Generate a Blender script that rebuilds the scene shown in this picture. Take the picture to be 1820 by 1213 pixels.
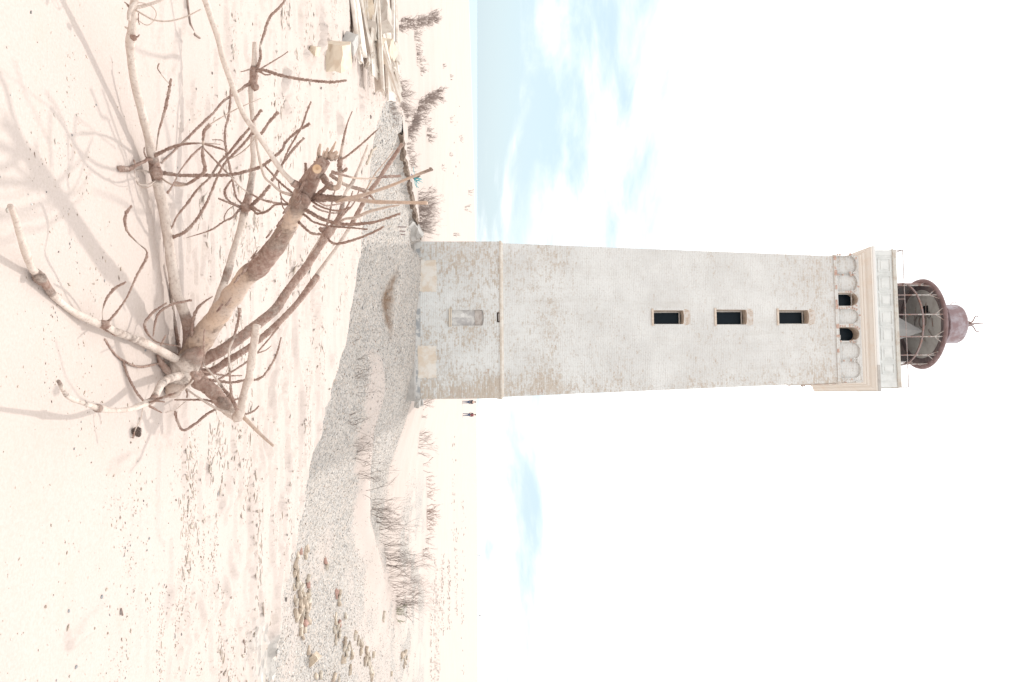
import bpy, bmesh, math, random
import numpy as np
from mathutils import Vector, Matrix
for o in list(bpy.data.objects): bpy.data.objects.remove(o)
scene = bpy.context.scene
R = math.radians
# ---------------------------------------------------------------- camera
# the photograph is hung on its side: the camera is rolled so that world-up points to image-right
F_PX = 1380.0; PITCH = math.atan(60/1380.0); EYE = Vector((0, 0, 1.6))
FWD = Vector((0, math.cos(PITCH), math.sin(PITCH))); UPV = Vector((0, -math.sin(PITCH), math.cos(PITCH))); RGT = Vector((1, 0, 0))
cam_d = bpy.data.cameras.new('camera'); cam = bpy.data.objects.new('camera', cam_d); scene.collection.objects.link(cam)
cam_d.sensor_width = 36; cam_d.lens = F_PX*36/1820; cam_d.clip_start = .05; cam_d.clip_end = 60000
m = Matrix((UPV, -RGT, -FWD)).transposed().to_4x4(); m.translation = EYE; cam.matrix_world = m
scene.camera = cam
# ---------------------------------------------------------------- sky, sun, exposure
SUN_EL, SUN_AZ = R(50), R(-7)            # azimuth from straight ahead, minus = to the left
w = bpy.data.worlds.new('World'); scene.world = w; w.use_nodes = True
nt = w.node_tree; nt.nodes.clear()
def N(t, **k):
    n = nt.nodes.new(t)
    for a, b in k.items(): setattr(n, a, b)
    return n
def math_n(op, a, b=None, c=None, clamp=False):
    n = N('ShaderNodeMath', operation=op); n.use_clamp = clamp
    for i, v in enumerate((a, b, c)):
        if v is None: continue
        if isinstance(v, (int, float)): n.inputs[i].default_value = v
        else: nt.links.new(v, n.inputs[i])
    return n.outputs[0]
wo = N('ShaderNodeOutputWorld'); bg = N('ShaderNodeBackground'); bg.inputs['Strength'].default_value = 0.1
sky = N('ShaderNodeTexSky', sky_type='NISHITA', sun_disc=False, sun_elevation=SUN_EL, sun_rotation=SUN_AZ)
tc = N('ShaderNodeTexCoord'); sx = N('ShaderNodeSeparateXYZ'); nt.links.new(tc.outputs['Generated'], sx.inputs[0])
zc = math_n('MAXIMUM', sx.outputs[2], 0.0)
den = math_n('ADD', zc, 0.16)
cv = N('ShaderNodeCombineXYZ')
nt.links.new(math_n('DIVIDE', sx.outputs[0], den), cv.inputs[0]); nt.links.new(math_n('DIVIDE', sx.outputs[1], den), cv.inputs[1])
cv.inputs[2].default_value = 3.7
n1 = N('ShaderNodeTexNoise'); n1.inputs['Scale'].default_value = .85; n1.inputs['Detail'].default_value = 7; n1.inputs['Roughness'].default_value = .5; n1.inputs['Distortion'].default_value = .35
nt.links.new(cv.outputs[0], n1.inputs['Vector'])
# cloud cover rises with height: open blue low over the horizon, solid white above
cov = math_n('ADD', math_n('MULTIPLY', math_n('SUBTRACT', n1.outputs['Fac'], .5), 2.0), math_n('MULTIPLY', zc, 2.45))
cov = math_n('ADD', cov, math_n('MULTIPLY', math_n('ADD', sx.outputs[0], .10), .55, None))
st_ = N('ShaderNodeMapping'); st_.inputs['Scale'].default_value = (2.4, 2.4, 8.5); st_.inputs['Location'].default_value = (.7, 2.2, .4); nt.links.new(tc.outputs['Generated'], st_.inputs[0])
n2 = N('ShaderNodeTexNoise'); n2.inputs['Scale'].default_value = 1.6; n2.inputs['Detail'].default_value = 8; n2.inputs['Roughness'].default_value = .58; n2.inputs['Distortion'].default_value = .6; nt.links.new(st_.outputs[0], n2.inputs['Vector'])
cov = math_n('ADD', cov, math_n('MULTIPLY', math_n('SUBTRACT', n2.outputs['Fac'], .47), 1.9))
mr = N('ShaderNodeMapRange', interpolation_type='SMOOTHSTEP'); mr.inputs[1].default_value = -.10; mr.inputs[2].default_value = .80
nt.links.new(cov, mr.inputs[0])
mixb = N('ShaderNodeMix', data_type='RGBA', blend_type='MULTIPLY'); mixb.inputs[0].default_value = 1
nt.links.new(sky.outputs[0], mixb.inputs[6]); mixb.inputs[7].default_value = (.62, .72, .85, 1)
mixh = N('ShaderNodeMix', data_type='RGBA'); mixh.inputs[0].default_value = .80      # thin veil over the open sky
nt.links.new(mixb.outputs[2], mixh.inputs[6]); mixh.inputs[7].default_value = (5.3, 6.55, 7.2, 1)
mixc = N('ShaderNodeMix', data_type='RGBA'); nt.links.new(mr.outputs[0], mixc.inputs[0])
nt.links.new(mixh.outputs[2], mixc.inputs[6]); mixc.inputs[7].default_value = (11.6, 11.5, 11.4, 1)
nt.links.new(mixc.outputs[2], bg.inputs[0]); nt.links.new(bg.outputs[0], wo.inputs[0])
sun_d = bpy.data.lights.new('sun', 'SUN'); sun = bpy.data.objects.new('sun', sun_d); scene.collection.objects.link(sun)
sun_d.energy = 1.5; sun_d.angle = R(1.6); sun_d.color = (1, .965, .92)
sun_dir = Vector((math.sin(SUN_AZ)*math.cos(SUN_EL), math.cos(SUN_AZ)*math.cos(SUN_EL), math.sin(SUN_EL)))
sun.rotation_euler = sun_dir.to_track_quat('Z', 'Y').to_euler(); sun.location = (0, 0, 60)
vs = scene.view_settings; vs.view_transform = 'Standard'; vs.look = 'None'; vs.gamma = 1; vs.exposure = .50
vs.use_curve_mapping = False
# ---------------------------------------------------------------- helpers
def Pt(x, y, t):
    'world point at photo pixel (x, y) and distance t along the optical axis'
    return EYE + (FWD + RGT*((y-606.5)/F_PX) + UPV*((x-910)/F_PX))*t
def PY(x, y, Y):
    d = FWD + RGT*((y-606.5)/F_PX) + UPV*((x-910)/F_PX)
    return EYE + d*(Y/d.y)
def zz(x, Y): return PY(x, 606.5, Y).z
def smooth(a, b, v):
    t = np.clip((v-a)/(b-a), 0, 1); return t*t*(3-2*t)
def _h(ix, iy, s):
    n = (ix.astype(np.int64)*374761393 + iy.astype(np.int64)*668265263 + s*974634777) & 0x7fffffff
    n = ((n ^ (n >> 13))*1274126177) & 0x7fffffff
    return ((n ^ (n >> 16)) & 0xffff)/65535.0
def vnoise(x, y, s=0):
    ix = np.floor(x); iy = np.floor(y); fx = x-ix; fy = y-iy
    fx = fx*fx*(3-2*fx); fy = fy*fy*(3-2*fy)
    a = _h(ix, iy, s); b = _h(ix+1, iy, s); c = _h(ix, iy+1, s); d = _h(ix+1, iy+1, s)
    return (a+(b-a)*fx)*(1-fy)+(c+(d-c)*fx)*fy
def fbm(x, y, o=4, s=0):
    r = 0; a = .5
    for i in range(o):
        r = r+a*vnoise(x, y, s+i*17); x = x*2.03; y = y*2.03; a *= .5
    return r/(1-.5**o)
def link(o): scene.collection.objects.link(o); return o
def tag(o, label=None, cat=None, group=None, kind=None):
    if label: o['label'] = label
    if cat: o['category'] = cat
    if group: o['group'] = group
    if kind: o['kind'] = kind
    return o
def empty(name, loc=(0, 0, 0), rz=0, ry=0):
    o = bpy.data.objects.new(name, None); o.location = loc; o.rotation_euler = (0, ry, rz); o.empty_display_size = .1
    return link(o)
def obj(name, me, parent=None, mat=None):
    if isinstance(me, bmesh.types.BMesh):
        b = me; me = bpy.data.meshes.new(name); b.normal_update(); b.to_mesh(me); b.free()
    if mat is not None:
        for k in (mat if isinstance(mat, (list, tuple)) else [mat]): me.materials.append(k)
    o = bpy.data.objects.new(name, me); link(o)
    if parent: o.parent = parent
    return o
def np_mesh(name, V, F, tint=None, attrs=None, smooth_sh=False):
    'V (n,3), F (m,k) arrays -> mesh'
    me = bpy.data.meshes.new(name); V = np.asarray(V, np.float32); F = np.asarray(F, np.int32); k = F.shape[1]
    me.vertices.add(len(V)); me.vertices.foreach_set('co', V.ravel())
    me.loops.add(F.size); me.loops.foreach_set('vertex_index', F.ravel())
    me.polygons.add(len(F)); me.polygons.foreach_set('loop_start', np.arange(0, F.size, k, dtype=np.int32))
    me.update(calc_edges=True)
    if smooth_sh: me.polygons.foreach_set('use_smooth', np.ones(len(F), bool))
    if tint is not None:
        a = me.attributes.new('tint', 'FLOAT_COLOR', 'POINT'); c = np.ones((len(V), 4), np.float32); c[:, :3] = tint; a.data.foreach_set('color', c.ravel())
    for n, v in (attrs or {}).items():
        a = me.attributes.new(n, 'FLOAT', 'POINT'); a.data.foreach_set('value', np.asarray(v, np.float32))
    me.validate(); me.update()
    return me
def box(bm, x0, x1, y0, y1, z0, z1, mi=0, M=None):
    vs_ = [bm.verts.new((x, y, z)) for z in (z0, z1) for y in (y0, y1) for x in (x0, x1)]
    if M is not None:
        for v in vs_: v.co = M @ v.co
    for f in ((0, 2, 3, 1), (4, 5, 7, 6), (0, 1, 5, 4), (2, 6, 7, 3), (0, 4, 6, 2), (1, 3, 7, 5)):
        bm.faces.new([vs_[i] for i in f]).material_index = mi
def square_loft(bm, prof, mi=0, cap=True):
    'square rings of (z, half width) stacked into a hollow-looking solid'
    rings = []
    for z, h in prof: rings.append([bm.verts.new((sx_*h, sy_*h, z)) for sx_, sy_ in ((-1, -1), (1, -1), (1, 1), (-1, 1))])
    for a, b in zip(rings, rings[1:]):
        for i in range(4): bm.faces.new((a[i], a[(i+1) % 4], b[(i+1) % 4], b[i])).material_index = mi
    if cap:
        bm.faces.new(rings[0][::-1]).material_index = mi; bm.faces.new(rings[-1]).material_index = mi
def lathe(bm, prof, n=32, mi=0, cx=0, cy=0, cap=False, smooth_sh=True):
    rings = [[bm.verts.new((cx+r*math.cos(2*math.pi*i/n), cy+r*math.sin(2*math.pi*i/n), z)) for i in range(n)] for r, z in prof]
    for a, b in zip(rings, rings[1:]):
        for i in range(n):
            f = bm.faces.new((a[i], a[(i+1) % n], b[(i+1) % n], b[i])); f.material_index = mi; f.smooth = smooth_sh
    if cap:
        bm.faces.new(rings[0][::-1]).material_index = mi; bm.faces.new(rings[-1]).material_index = mi
def rod(bm, a, b, r0, r1=None, n=6, mi=0):
    a = Vector(a); b = Vector(b); r1 = r0 if r1 is None else r1
    d = (b-a).normalized(); u = d.orthogonal().normalized(); v = d.cross(u)
    A = [bm.verts.new(a+(u*math.cos(2*math.pi*i/n)+v*math.sin(2*math.pi*i/n))*r0) for i in range(n)]
    B = [bm.verts.new(b+(u*math.cos(2*math.pi*i/n)+v*math.sin(2*math.pi*i/n))*r1) for i in range(n)]
    for i in range(n): bm.faces.new((A[i], A[(i+1) % n], B[(i+1) % n], B[i])).material_index = mi
    bm.faces.new(A[::-1]).material_index = mi; bm.faces.new(B).material_index = mi
def polyrod(bm, pts, r, n=5):
    for a, b in zip(pts, pts[1:]): rod(bm, a, b, r, r, n)
# ---------------------------------------------------------------- materials
class Mat:
    def __init__(s, name, rough=.85, spec=.25):
        s.m = bpy.data.materials.new(name); s.m.use_nodes = True; s.t = s.m.node_tree
        s.b = s.t.nodes['Principled BSDF']; s.b.inputs['Roughness'].default_value = rough; s.b.inputs['Specular IOR Level'].default_value = spec
    def n(s, t, **k):
        q = s.t.nodes.new(t)
        for a, b in k.items():
            if a.startswith('i_'): q.inputs[a[2:].replace('_', ' ')].default_value = b
            else: setattr(q, a, b)
        return q
    def l(s, a, b): s.t.links.new(a, b)
    def coord(s, which='Object', scale=None):
        c = s.n('ShaderNodeTexCoord').outputs[which]
        if scale:
            mp = s.n('ShaderNodeMapping'); mp.inputs['Scale'].default_value = scale; s.l(c, mp.inputs[0]); c = mp.outputs[0]
        return c
    def noise(s, vec, scale, detail=5, rough=.6, dist=0):
        q = s.n('ShaderNodeTexNoise'); q.inputs['Scale'].default_value = scale; q.inputs['Detail'].default_value = detail
        q.inputs['Roughness'].default_value = rough; q.inputs['Distortion'].default_value = dist
        if vec is not None: s.l(vec, q.inputs['Vector'])
        return q.outputs['Fac']
    def mr(s, v, a, b, c=0., d=1.):
        q = s.n('ShaderNodeMapRange', interpolation_type='SMOOTHSTEP')
        for i, k in enumerate((a, b, c, d)): q.inputs[i+1].default_value = k
        s.l(v, q.inputs[0]); return q.outputs[0]
    def math(s, op, a, b=None):
        q = s.n('ShaderNodeMath', operation=op)
        for i, v in enumerate((a, b)):
            if v is None: continue
            if isinstance(v, (int, float)): q.inputs[i].default_value = v
            else: s.l(v, q.inputs[i])
        return q.outputs[0]
    def mix(s, f, a, b, blend='MIX'):
        q = s.n('ShaderNodeMix', data_type='RGBA', blend_type=blend)
        for i, v in ((0, f), (6, a), (7, b)):
            if isinstance(v, (int, float)): q.inputs[i].default_value = v
            elif isinstance(v, tuple): q.inputs[i].default_value = (*v, 1)
            else: s.l(v, q.inputs[i])
        return q.outputs[2]
    def base(s, c):
        if isinstance(c, tuple): s.b.inputs['Base Color'].default_value = (*c, 1)
        else: s.l(c, s.b.inputs['Base Color'])
        return s
    def bump(s, h, strength=.5, dist=.01):
        q = s.n('ShaderNodeBump'); q.inputs['Strength'].default_value = strength; q.inputs['Distance'].default_value = dist
        s.l(h, q.inputs['Height'])
        prev = s.b.inputs['Normal'].links
        if prev: s.l(prev[0].from_socket, q.inputs['Normal'])
        s.l(q.outputs[0], s.b.inputs['Normal']); return s
    def attr(s, name): return s.n('ShaderNodeAttribute', attribute_name=name)
def worn(name, a, b, scale=6, lo=.4, hi=.62, rough=.85, bump=.3, bscale=40, bdist=.01):
    M = Mat(name, rough); c = M.coord(); f = M.mr(M.noise(c, scale, 8, .65), lo, hi)
    M.base(M.mix(f, a, b)); M.bump(M.noise(c, bscale, 6), bump, bdist); return M.m
def tint_mat(name, rough=.85, bump=True, scale=60):
    M = Mat(name, rough); c = M.coord(); t = M.attr('tint').outputs['Color']
    M.base(M.mix(M.mr(M.noise(c, scale, 5), .3, .75), t, M.mix(1., t, (.72, .70, .68), 'MULTIPLY')))
    if bump: M.bump(M.noise(c, scale*2, 5), .5, .004)
    return M.m
# ---------------------------------------------------------------- terrain
LIP = [(-40, 17), (-12, 15.6), (-5.5, 14.7), (-4.8, 14.3), (-3, 11.6), (-1.34, 10.5), (0, 9.4), (.34, 8.8), (.78, 8.0), (1.1, 7.5), (1.5, 7.0), (1.94, 6.4), (3, 5.7), (6, 5.4), (10, 5.4), (40, 7)]
LX = np.array([p[0] for p in LIP]); LY = np.array([p[1] for p in LIP])
LEDGES = [(505, 130, 105, .035), (512, 190, 40, .025), (640, 40, 90, .10), (566, 50, 90, .05), (655, 75, 60, .06), (545, 92, 40, .05), (432, 1120, 70, .02), (395, 880, 60, .025), (480, 640, 50, .02),
          (420, 990, 70, .02), (463, 830, 60, .022), (410, 760, 40, .02), (560, 545, 70, .035), (590, 640, 40, .03), (600, 250, 90, .05), (575, 190, 60, .04), (640, 180, 50, .05), (330, 1130, 60, .016), (140, 1125, 40, .014),
          (310, 1060, 40, .012), (213, 825, 26, .012), (545, 300, 60, .03), (500, 560, 60, .025), (365, 1080, 60, .016), (405, 1050, 50, .018), (470, 1130, 60, .02)]
LED = [((y-606.5)*1.6/(850-x), 1.6*1380/(850-x), .5*ln*1.6/(850-x), h) for x, y, ln, h in LEDGES]
TX, TY = -.63, 34.6                                   # tower axis
def height(X, Y):
    X = np.asarray(X, float); Y = np.asarray(Y, float)
    d = Y-np.interp(X, LX, LY)                         # distance beyond the crest of the near dune
    base = np.interp(Y, [20, 22, 24, 28, 32, 40, 60, 105], [-4.4, -4.25, -4.0, -3.15, -2.75, -2.15, -1.5, -.53])
    left = np.interp(Y, [20, 22, 24, 28, 31, 40, 60, 105], [-2.5, -2.3, -2.05, -1.45, -.93, -.8, -.65, -.53])
    fl = 1-smooth(.6, 7.5, X)
    H = base+(left-base)*fl
    # far crest of the sand plateau, beyond it the cliff down to the sea
    ang = X/np.maximum(Y, 1)
    crest = np.interp(ang, [-.6, -.44, -.13, .0, .12, .3, .5], [-3.4, -3.0, .3, .8, .9, 1.2, 1.6])
    far = smooth(105, 400, Y); H = H*(1-far)+crest*far
    H = H+.35*(fbm(X/16, Y/22, 3, 5)-.5)*smooth(45, 80, Y)*(1-.6*smooth(120, 300, Y))
    # plateau: near dune top at 0, lower plateau to the left beyond the crest
    pl = np.interp(Y, [16, 30, 60, 105], [-.62, -.62, -.62, -.53])
    P = pl*smooth(-.1, 2.4, d)
    P = P*(1-far)+crest*far
    P = P+smooth(16, 22, Y)*(.30*(fbm(X/7, Y/5, 3, 3)-.5)*(1-smooth(100, 200, Y)))
    # hollow: how far inside its edges
    lim = np.interp(Y, [10, 14.3, 18, 23, 29.6, 31, 34, 60, 200], [-4.3, -4.9, -5.6, -6.2, -4.15, -4.1, -5, -10, -40])
    wl = np.interp(Y, [14, 20, 22.5, 23.5, 30, 36], [1.5, 1.2, .6, .22, .2, 3])
    e = X-lim+.35*(fbm(Y*0+1.3, Y*.9, 3, 9)-.5)
    sharp = smooth(22, 23.2, Y)*(1-smooth(30.5, 33, Y))
    mk = smooth(0, np.interp(X, [-5, 0, 2, 6], [4.5, 6, 5, 5]), d)*(.24*sharp*smooth(0, .22, e)+(1-.24*sharp)*smooth(0, np.maximum(wl, 3.6), e))
    h = P+(H-P)*mk
    # a small pit in front of the tower, the drift the shrubs stand on, the gravel berm against the wall
    px, py = X+1.35, Y-27.6
    h = h-.34*np.exp(-(px/1.05)**2)*np.where(py < 0, np.exp(-(py/.8)**2), np.exp(-(py/.28)**2))
    h = h+.13*np.exp(-((px+.1)/1.4)**2-((Y-28.35)/.55)**2)
    h = h+.30*np.exp(-((Y-(25.4+.25*X+.75*np.maximum(X-3, 0)))/1.0)**2)*smooth(-.5, 1.5, X)*(1-smooth(9, 12, X))
    h = h-.50*smooth(.0, .8, -3.2-X)*smooth(28.3, 30, Y)*(1-smooth(31.5, 33, Y))*smooth(0, .25, e)
    h = h+.22*(fbm(X/2.2, Y/2.2, 4, 21)-.5)*mk*(1-smooth(40, 60, Y))
    # near sand: broad swell, scour steps running across the wind, ledges
    near = 1-smooth(0, 3, d)
    h = h+near*(.05*(fbm(X/1.7, Y/1.3, 3, 31)-.5)+.012*(fbm(X*3, Y*3, 3, 33)-.5))
    st = fbm(X*1.3, Y*3.9, 5, 41)
    h = h+near*smooth(4.2, 6.0, Y)*(.022*smooth(.50, .525, st)+.022*smooth(.58, .60, st))*smooth(.35, .6, fbm(X*.5, Y*.4, 2, 47))
    st2 = fbm(X*3.2, Y*9, 4, 43)
    h = h+near*smooth(3.2, 4.5, Y)*.013*smooth(.53, .55, st2)
    for lx, ly, hl, lh in LED:
        near_l = (np.abs(X-lx) < 1.8*hl) & (np.abs(Y-ly) < 1.3)
        if not near_l.any(): continue
        xs_l, ys_l = X[near_l], Y[near_l]
        q = ys_l-ly-.22*(fbm(xs_l*5, ys_l*0+3, 5, 51)-.5)
        h[near_l] += lh*(.25+1.5*smooth(.35, .65, fbm(xs_l*9+lx, ys_l*5, 4, 53)))*np.exp(-((xs_l-lx)/hl)**4)*np.where(q < 0, smooth(-.03, 0, q), np.exp(-(q/.35)**2))
    h = np.where(Y < 4.5, h-0.0*Y, h)
    # cliff
    rr = np.hypot(X, Y); h = h-75*smooth(430, 900, rr)
    return h
def hz(x, y): return float(height(np.array([x]), np.array([y]))[0])
_T = np.concatenate([np.arange(2, 45, .02), np.geomspace(45, 500, 900)])
def G(x, y, lift=0.):
    'where the view ray through photo pixel (x, y) meets the ground'
    d = FWD + RGT*((y-606.5)/F_PX) + UPV*((x-910)/F_PX)
    zr = EYE.z+d.z*_T; hh = height(d.x*_T, d.y*_T)
    i = np.argmax(zr <= hh); t = _T[i] if (zr <= hh).any() else 400
    return Vector((d.x*t, d.y*t, float(hh[i])+lift))
rad = np.concatenate([np.geomspace(.35, 2.2, 40)[:-1], np.geomspace(2.2, 17, 470)[:-1], np.geomspace(17, 46, 210)[:-1], np.geomspace(46, 420, 150)[:-1], np.geomspace(420, 960, 14)])
va = np.concatenate([np.linspace(-180, -36, 50)[:-1], np.linspace(-36, 36, 560)[:-1], np.linspace(36, 180, 50)[:-1]])
RR, AA = np.meshgrid(rad, np.radians(va), indexing='ij')
GX = RR*np.sin(AA); GY = RR*np.cos(AA); GZ = height(GX, GY)
nr, na = RR.shape
V = np.stack([GX, GY, GZ], -1).reshape(-1, 3)
i, j = np.meshgrid(np.arange(nr-1), np.arange(na), indexing='ij'); j2 = (j+1) % na
FQ = np.stack([i*na+j, i*na+j2, (i+1)*na+j2, (i+1)*na+j], -1).reshape(-1, 4)[:, ::-1]
cidx = len(V); V = np.vstack([V, [[0, 0, hz(0, 0)]]])
def gravel_mask(X, Y):
    d = Y-np.interp(X, LX, LY)
    nz = fbm(X*.8, Y*.55, 5, 61)
    lim = np.interp(Y, [10, 14.3, 18, 23, 29.6, 31, 34, 60], [-4.3, -4.9, -5.6, -6.2, -4.2, -4.1, -5, -10])
    g = smooth(.2, 1.2, d)*smooth(-.05, .35, X-lim+.6+.5*(nz-.5))
    # the berm behind, sand drifts in between and the sandy far side
    far = np.interp(X, [-8, -4.2, 2.6, 3.5, 6, 12, 20, 40], [30, 32, 32.2, 33.2, 34, 36, 40, 50])
    g = g*(1-smooth(-.8, 1.2, Y-far+3*(nz-.5)))
    dr = np.exp(-((Y-(25.1+.25*X+.75*np.maximum(X-3, 0)))/(1.0+.16*np.maximum(X-4, 0)))**2)*smooth(-.8, .8, X)*(1-smooth(12.0, 15, X))
    g = g*(1-(.6+.3*smooth(3, 6, X))*smooth(.30, 1.0, dr+1.7*(nz-.5)))
    g = g*(1-.5*smooth(3.5, 9, X)*smooth(.40, .66, fbm(X*.3, Y*.5, 4, 67)))
    g = g*(1-.22*smooth(.5, .7, fbm(X*.9+9, Y*.8, 4, 71)))
    st = smooth(-2.5, .5, d)*(1-smooth(0, 1.2, d))*smooth(1.2, 2.4, X)     # gravel thinning out on the near sand, right
    g = np.maximum(g, st*smooth(.42, .66, nz))
    g2 = smooth(36, 40, Y)*(1-smooth(46, 56, Y))*smooth(6, 10, X)*.8        # far pale gravel strip
    return np.maximum(g, g2*smooth(.35, .6, nz))
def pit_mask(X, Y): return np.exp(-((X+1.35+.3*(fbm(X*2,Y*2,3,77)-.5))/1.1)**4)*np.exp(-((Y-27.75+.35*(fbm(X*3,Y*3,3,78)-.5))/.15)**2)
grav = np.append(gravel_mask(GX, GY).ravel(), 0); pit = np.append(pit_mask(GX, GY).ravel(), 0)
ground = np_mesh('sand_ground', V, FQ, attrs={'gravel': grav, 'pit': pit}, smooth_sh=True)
M = Mat('sand', .9, .12)
c = M.coord()
big = M.noise(c, .5, 5); fine = M.noise(c, 90, 6, .7); mid = M.noise(c, 6, 6, .6)
sand = M.mix(M.mr(big, .35, .7), (.585, .508, .470), (.560, .482, .440))
sand = M.mix(M.mr(mid, .5, .8, 0, .4), sand, (.54, .46, .39))
sand = M.mix(M.mr(fine, .3, .75, 0, .6), sand, (.46, .39, .335))
v = M.n('ShaderNodeTexVoronoi'); v.inputs['Scale'].default_value = 17; M.l(c, v.inputs['Vector'])
cr = M.n('ShaderNodeValToRGB'); M.l(v.outputs['Color'], cr.inputs[0])
for p, k in ((0, (.17, .162, .158)), (.3, (.36, .34, .32)), (.55, (.50, .475, .45)), (.8, (.50, .43, .375)), (1, (.74, .72, .69))):
    e_ = cr.color_ramp.elements[0] if p == 0 else cr.color_ramp.elements[-1] if p == 1 else cr.color_ramp.elements.new(p)
    e_.position = p; e_.color = (*k, 1)
gn = M.noise(c, 1.3, 6, .7)
gc = M.mix(M.mr(gn, .3, .7, .0, .4), cr.outputs[0], (.52, .47, .42))
ga = M.attr('gravel').outputs['Fac']
gf = M.mr(M.math('ADD', ga, M.math('MULTIPLY', M.math('SUBTRACT', M.noise(c, 9, 6, .75), .5), .9)), .25, .75)
col = M.mix(gf, sand, gc)
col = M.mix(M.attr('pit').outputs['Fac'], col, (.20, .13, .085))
M.base(col)
rip = M.noise(M.coord('Object', (9, 30, 9)), 1.0, 4, .5)
M.bump(M.math('MULTIPLY', v.outputs['Distance'], ga), .6, .03)
M.bump(rip, .15, .012); M.bump(M.noise(c, 160, 5, .7), .35, .003); M.bump(M.noise(c, 28, 5), .25, .008)
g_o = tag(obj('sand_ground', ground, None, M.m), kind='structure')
SAND = M.m
# the sea beyond the cliff
bm = bmesh.new(); lathe(bm, [(450, -60), (2000, -60), (9000, -60), (45000, -60)], 96)
M = Mat('sea_water', .35, .5); M.base(M.mix(M.mr(M.noise(M.coord('Object', (.002, .02, .01)), 1, 5), .3, .7), (.22, .36, .44), (.30, .45, .52))); M.bump(M.noise(M.coord(), .05, 6), .6, 1.5)
tag(obj('sea', bm, None, M.m), kind='structure')
# ---------------------------------------------------------------- scatter: gravel, chips
rng = np.random.default_rng(7)
OCT_V = np.array([(1, 0, 0), (-1, 0, 0), (0, 1, 0), (0, -1, 0), (0, 0, 1), (0, 0, -.6)], float)
OCT_F = np.array([(0, 2, 4), (2, 1, 4), (1, 3, 4), (3, 0, 4), (2, 0, 5), (1, 2, 5), (3, 1, 5), (0, 3, 5)])
def scatter(name, X, Y, S, flat, tint, elong=1.0, sink=.1, jit=.35):
    n = len(X); Z = height(X, Y)
    V = np.repeat(OCT_V[None], n, 0)*(1+jit*(rng.random((n, 6, 3))-.5)*2)
    V[:, :, 2] *= flat if np.isscalar(flat) else flat[:, None]
    V[:, :, 0] *= elong if np.isscalar(elong) else elong[:, None]
    a = rng.random(n)*2*np.pi if np.isscalar(elong) and elong == 1 else rng.normal(0, .6, n)
    ca, sa = np.cos(a)[:, None], np.sin(a)[:, None]
    x = V[:, :, 0]*ca-V[:, :, 1]*sa; y = V[:, :, 0]*sa+V[:, :, 1]*ca
    V = np.stack([x, y, V[:, :, 2]], -1)*S[:, None, None]
    V += np.stack([X, Y, Z+S*sink], -1)[:, None, :]
    F = (OCT_F[None]+6*np.arange(n)[:, None, None]).reshape(-1, 3)
    return np_mesh(name, V.reshape(-1, 3), F, tint=np.repeat(tint, 6, 0))
def pick(n, cols, wts, var=.15):
    c = np.array(cols)[rng.choice(len(cols), n, p=np.array(wts)/sum(wts))]
    return np.clip(c*(1+var*rng.normal(size=(n, 1))), .02, .8)
STONE = tint_mat('stone_chips', .8)
n = 330000; Y = 6+39*rng.random(n)**.8; X = (rng.random(n)*1.0-.5)*Y*1.05
gm = gravel_mask(X, Y); k = rng.random(n) < gm*np.clip(1.3-Y/60, .3, 1)*.8; X, Y = X[k], Y[k]
S = np.clip(rng.lognormal(np.log(.0145), .36, len(X)), .006, .055)
gcol = pick(len(X), [(.24, .235, .235), (.42, .40, .385), (.58, .555, .525), (.52, .45, .385), (.74, .72, .69), (.40, .29, .235)], [1.9, 2.6, 3, 2.4, 2.6, .8])
tag(obj('gravel', scatter('gravel', X, Y, S, .62, gcol), None, STONE), 'grey and buff gravel covering the hollow round the tower', 'gravel', kind='stuff')
# chips, shells and bits of peat strewn over the near sand
n = 400000; Y = 2.3+12.5*rng.random(n)**1.3; X = (rng.random(n)-.5)*Y*1.0
d = Y-np.interp(X, LX, LY)
den_ = .05+.95*smooth(.50, .72, fbm(X*.9+4, Y*1.3, 4, 81))*smooth(.4, .62, fbm(X*3, Y*9, 3, 83))
den_ *= np.clip(.10+.62*smooth(-.2, 1.2, X-.25+.2*(Y-3))*smooth(2.7, 3.5, Y+.5*X)+.55*smooth(4.0, 5.6, Y), 0, 1)
k = (rng.random(n) < den_*.62) & (d < .5); X, Y = X[k], Y[k]
S = np.clip(rng.lognormal(np.log(.0020), .5, len(X)), .0008, .0075)*np.clip(.75+.07*Y, .8, 1.5)
ccol = pick(len(X), [(.45, .36, .285), (.28, .21, .17), (.52, .43, .35), (.33, .32, .32), (.60, .55, .49)], [3, 1.1, 3, 1.1, 1.4])
tag(obj('sand_litter', scatter('sand_litter', X, Y, S, .55, ccol, elong=1+1.6*rng.random(len(X))**2, sink=.15), None, STONE), 'tiny brown chips and grit strewn over the pale sand', 'litter', kind='stuff')
# larger lumps of peaty sand along the scour steps
n = 42000; Y = 4.2+10.4*rng.random(n); X = (rng.random(n)-.5)*Y*.98
k = (smooth(.5, .6, fbm(X*1.3, Y*3.9, 5, 41))*smooth(.4, .7, fbm(X*1.6, Y*2.2, 3, 87)) > rng.random(n)*.9) & (Y < np.interp(X, LX, LY)+.2); X, Y = X[k], Y[k]
S = np.clip(rng.lognormal(np.log(.0048), .55, len(X)), .0018, .018)
tag(obj('sand_crumbs', scatter('sand_crumbs', X, Y, S, .45, pick(len(X), [(.56, .48, .41), (.46, .375, .305), (.58, .51, .45)], [3, 1.4, 3]), elong=1.5+4*rng.random(len(X))**1.5, sink=.05), None, STONE), 'crumbled lumps of damp sand along the wind scoured steps', 'sand crumbs', kind='stuff')
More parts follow.
